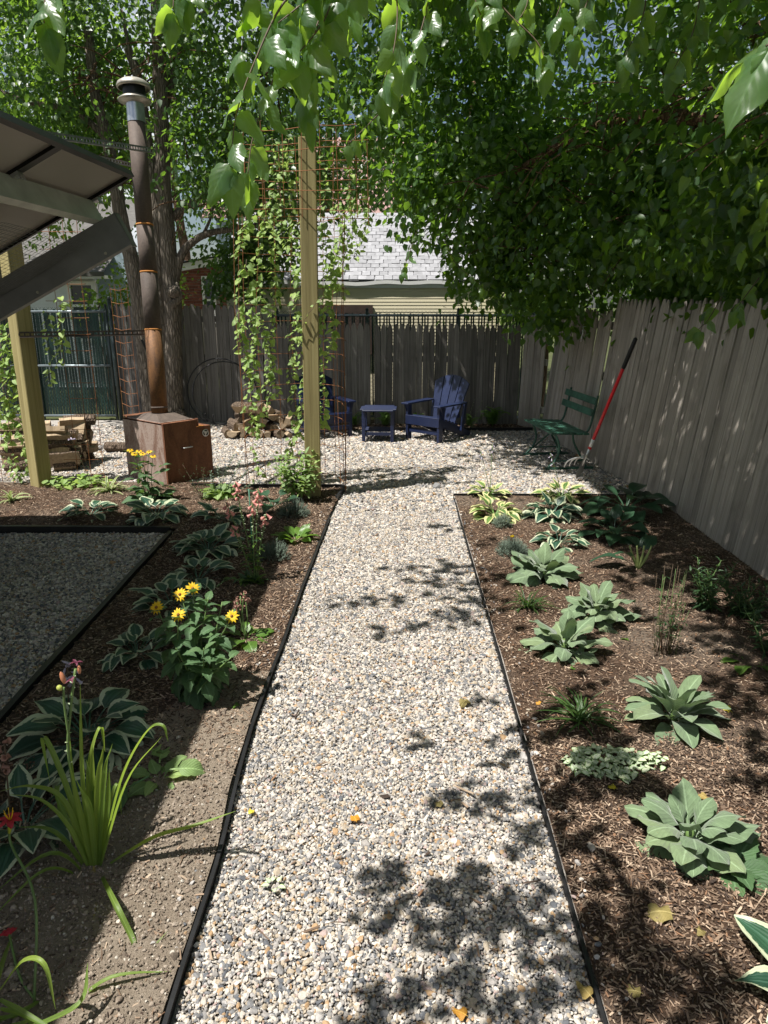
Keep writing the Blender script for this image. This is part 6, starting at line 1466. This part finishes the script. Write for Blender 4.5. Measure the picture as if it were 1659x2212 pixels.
trunk(mu, [([(3.55,5.6,-.1),(3.45,5.6,1.2),(3.25,5.5,2.4),(2.9,5.4,3.6),(2.4,5.2,4.6)], .17, .08), ([(3.4,5.6,1.6),(3.5,6.4,2.8),(3.3,7.2,4.0),(2.9,7.8,5.0)], .12, .05),
           ([(3.2,5.5,2.5),(2.7,6.4,3.15),(2.1,7.3,3.35),(1.55,8.0,3.15),(1.2,8.5,2.95)], .075, .025), ([(2.9,5.4,3.6),(1.9,4.2,4.3),(.9,3.0,4.4),(.2,2.2,4.1)], .09, .03), ([(3.45,5.7,1.9),(3.3,4.4,3.0),(2.6,3.0,3.8),(1.8,2.0,4.2)], .09, .03)], M['bark2'], 'trunk', .2, 12)
o, n_ = crown(mu, LEAF['crown'], [(1.5,5.6,5.2,2.2,4.2,.9,760), (1.0,5.8,7.0,2.6,4.6,.8,430), (3.05,6.4,3.3,1.05,3.2,1.5,560), (3.2,3.9,3.0,.9,1.9,1.2,300), (2.1,8.3,3.0,.95,1.4,1.05,230), (1.1,9.0,3.1,1.0,.9,.9,190), (.5,9.6,3.9,1.3,.8,.8,150), (1.95,8.8,1.95,.42,.8,.5,58), (2.45,6.6,2.35,.30,1.3,.30,50), (2.55,4.4,2.45,.3,1.2,.3,45), (1.35,9.3,2.2,.45,.4,.45,40), (.75,2.6,4.2,1.5,2.4,.55,230), (-.2,.9,3.7,1.3,1.2,.45,190), (1.2,9.5,5.2,1.8,1.0,1.2,200), (3.5,4.6,2.2,.6,2.6,.65,200), (4.8,9.0,2.7,1.3,3.2,1.3,300), (3.05,6.0,1.85,.30,3.2,.35,170), (1.0,5.0,4.6,.6,4.2,.4,170), (2.2,2.2,3.6,.9,1.8,.9,130), (3.2,8.4,2.6,.7,1.2,1.2,110)],
    .100, 26, .21, (mb_own, 1.0), 'leaf', 7, .55, keep=lambda P: ~((P[:, 0] < 2.15) & (P[:, 2] < 1.25)) & ~((P[:, 1] < 1.2) & (P[:, 2] < 2.6)) & ~((P[:, 0] < .7) & (P[:, 2] < 2.35)) & ~((P[:, 1] < 7.9) & (P[:, 0] < 2.66) & (P[:, 2] < 1.93)),
    extra=SHADE); tot += n_
twigs(mu, [(2.5,6.4,3.2),(2.1,7.3,3.2),(1.5,8.2,2.9),(2.8,5,3),(2.7,4,3),(2.6,7.5,2.6),(1.8,8.6,2.4),(3,6,2.6)], 150, .75, M['bark2'], 8, .008)
# hanging sprig in front of garage eave and single leaves on the fence top
# sunlit tree beyond the corner
cb = thing('tree', 'sunlit light green bushy tree beyond the fence corner, right of the garage', 'tree', (2.6, 12.0, 0))
trunk(cb, [([(0,0,-.1),(.05,0,1.0),(-.1,.1,2.2),(.1,.1,3.2)], .09, .03)], M['bark2'])
o, n_ = crown(cb, LEAF['crown3'], [(.1,.1,2.2,.95,.6,1.1,170), (-.25,-.3,1.9,.5,.4,.6,60), (1.6,.4,2.8,1.2,.9,1.4,160)], .075, 22, .16, None, 'leaf', 12, .4, cut=False); tot += n_
# maple far left
mp_ = thing('tree', 'light green sunlit tree beyond the gate at the far left', 'tree', (-6.6, 12.6, 0))
trunk(mp_, [([(0,0,-.1),(.1,0,2.0),(-.1,.1,4.2),(.1,0,6)], .18, .06), ([(0,0,2.6),(1.0,-.4,3.6),(1.9,-.8,4.2)], .07, .02)], M['bark'])
o, n_ = crown(mp_, LEAF['crown3'], [(.4,-.2,4.7,2.6,1.4,2.2,420), (2.0,-.8,4.2,1.1,.8,.9,120)], .095, 22, .22, (variants(3, 'leaf', L=1.0, W_=.5, mat=leaf_mat('maple leaf', (.085,.165,.026), (.34,.52,.05), .42, .4, None, .5, .2, .5, .4), prof='ovate', droop=.6, serr=.2, nx=2, ny=6), 1.0), 'leaf', 15, .4, cut=False) if False else crown(mp_, LEAF['crown3'], [(.4,-.2,4.7,2.6,1.4,2.2,420), (2.0,-.8,4.2,1.1,.8,.9,160), (-.6,.6,5.6,3.0,1.2,2.2,420)], .095, 22, .22, None, 'leaf', 15, .4, cut=False); tot += n_
# trees behind the garage
for lb, x, y_, zc, s_, n0, mt, sd in (('tall dark tree behind the garage roof, left of the trellis top', -1.2, 17.5, 5.2, 2.6, 330, 'crown2', 21), ('tall tree behind the garage at the picture centre', 1.8, 17.0, 5.0, 2.6, 330, 'crown2', 23), ('tree behind the brick house at the left', -5.6, 21.0, 6.0, 3.6, 330, 'crown2', 25), ('tree far behind the right fence', 6.0, 13.0, 4.5, 3.0, 380, 'crown', 27), ('young sapling with light leaves in front of the brick house', -4.0, 12.6, 1.9, .7, 70, 'crown3', 29), ('light green shrub before the white house window', -4.75, 12.2, 1.6, .42, 40, 'crown3', 31)):
    t = thing('tree', lb, 'tree', (x, y_, 0)); small = s_ < 1
    trunk(t, [([(0,0,-.1),(.1,0,zc*.4),(-.1,.1,zc*.8),(.1,0,zc+s_*.5)], .04 if small else .22, .01 if small else .05)], M['bark2'])
    el = [(0,0,zc,s_,s_*.6,s_*.95,n0)] if small else [(0,0,zc+.6,s_,s_*.6,s_*.9,n0), (-.5*s_,-.3,zc-.8,s_*.6,s_*.4,s_*.5,n0//3), (.6*s_,-.2,zc-.5,s_*.6,s_*.4,s_*.5,n0//3)]
    o, n_ = crown(t, LEAF[mt], el, .085 if small else .12, 20, .16 if small else .32, None, 'leaf', sd, .4, cut=False); tot += n_
print('crown leaves', tot)

# ------------------------------------------------------------------ sprays of the overhanging branch, close to the lens
def spray(label, twl):
    b = PD(twl[0][0][0][0], twl[0][0][0][1], twl[0][1]); t = thing('hanging_branch', label, 'branch', b)
    for pts, dep, n, sc in twl:
        P_ = smoothpath([PD(px, py, dep+dd) - b for px, py, dd in pts], 6); k = len(P_)
        MB().tube(P_, [lerp(.0035, .0014, i/(k-1)) for i in range(k)], 6).build('twig', STEM_R, t)
        n = max(1, int(n*NF + .5))
        for i in range(n):
            f_ = (i+.6)/n*(k-1.01); j = int(f_); p = P_[j].lerp(P_[j+1], f_-j); sd_ = 1 if i % 2 else -1
            d = Vector((sd_*rng.uniform(.1, .7), rng.uniform(-.75, .3), -.75)); nr = Vector((rng.uniform(-.9, .1), -.8, rng.uniform(.2, 1.0))) if rng.random() < .55 else Vector((rng.uniform(-.7, .7), rng.uniform(.1, .8), rng.uniform(.4, 1)))
            link('leaf', rng.choice(ML['mulb']), t, frame(p, d, nr, jit(.5), .88*sc*rng.uniform(.78, 1.15)))
        link('leaf', rng.choice(ML['mulb']), t, frame(P_[-1], (jit(.2), jit(.2), -1), (jit(.5), -1, .3), 0, sc*.9))
    return t
NF = .85
spray('long spray of big heart-shaped leaves hanging left of the trellis post', [
    ([(690,-80,0),(610,10,0),(560,110,0),(512,240,0),(498,360,0)], 1.80, 15, 1.0), ([(720,-80,0),(640,30,0),(598,150,0),(548,290,0),(535,380,0)], 1.95, 14, .95), ([(640,-90,0),(570,-10,0),(535,40,0),(520,120,0)], 1.9, 8, .9)])
spray('spray of big sunlit leaves hanging directly before the top of the trellis post', [
    ([(770,-80,0),(705,10,0),(668,110,0),(655,230,0)], 2.0, 14, .95), ([(800,-80,0),(730,-10,0),(690,60,0),(640,120,0)], 1.85, 10, .95), ([(740,-90,0),(700,-40,0),(650,10,0),(600,50,0)], 1.8, 9, .95), ([(850,-80,0),(780,-20,0),(745,40,0)], 2.1, 8, .9)])
spray('darker leaf spray hanging right of the trellis post against the trees', [
    ([(840,-80,0),(858,10,0),(850,110,0),(822,190,0)], 2.3, 12, .95), ([(930,-80,0),(925,0,0),(905,80,0),(880,140,0)], 2.6, 9, .95)])
spray('small spray of pale leaves hanging at the upper left corner', [([(75,-90,0),(95,-20,0),(96,50,0)], 1.75, 7, .95)])
spray('short spray of bright leaves hanging at the top above the chimney', [([(358,-90,0),(374,-25,0),(374,20,0)], 2.0, 6, .85), ([(420,-90,0),(402,-40,0),(398,-10,0)], 2.0, 3, .8)])
spray('shaded leaf spray hanging at the top, right of the picture centre', [([(1010,-80,0),(1090,20,0),(1160,90,0),(1180,140,0)], 2.7, 11, .95), ([(1120,-80,0),(1140,0,0),(1110,60,0)], 2.9, 7, .95), ([(1010,-60,0),(1030,10,0),(1050,60,0)], 2.8, 7, .9)])
spray('shaded leaf spray hanging at the top towards the right', [([(1300,-80,0),(1270,0,0),(1240,80,0)], 3.0, 9, 1.0), ([(1400,-80,0),(1390,30,0),(1350,120,0)], 3.1, 9, 1.0), ([(1520,-80,0),(1500,60,0),(1455,150,0)], 3.0, 9, 1.0), ([(1200,-90,0),(1215,-10,0),(1200,40,0)], 2.8, 6, 1.0)])
t = spray('large blurred leaf close to the lens at the right picture edge', [([(1760,20,0),(1700,60,0),(1655,100,0)], .95, 1, .6)])
link('leaf', ML['mulb'][1], t, frame(PD(1672,88,.95)-Vector(t.location), (-.45,-.1,-.75), (-.5,-.6,.7), 0, .92)); link('leaf', ML['mulb'][3], t, frame(PD(1650,90,1.0)-Vector(t.location), (-.75,.1,-.55), (-.5,.2,.8), 0, .85))
spray('few dark leaves on a thin twig hanging over the garage wall', [([(960,520,0),(985,570,0),(1020,600,0),(1048,625,0)], 7.4, 10, .95), ([(900,500,0),(880,560,0),(868,590,0)], 7.8, 9, .95)])
spray('single sprig of dark leaves against the sunlit fence boards at the right', [([(1560,640,0),(1530,690,0),(1508,712,0)], 4.2, 3, 1.0), ([(1640,600,0),(1610,640,0),(1590,668,0)], 4.0, 5, 1.0)])
spray('vine leaf shoot reaching from the right over the top of the trellis wires', [([(880,200,0),(820,245,0),(790,275,0),(752,310,0)], 3.6, 5, .85)])
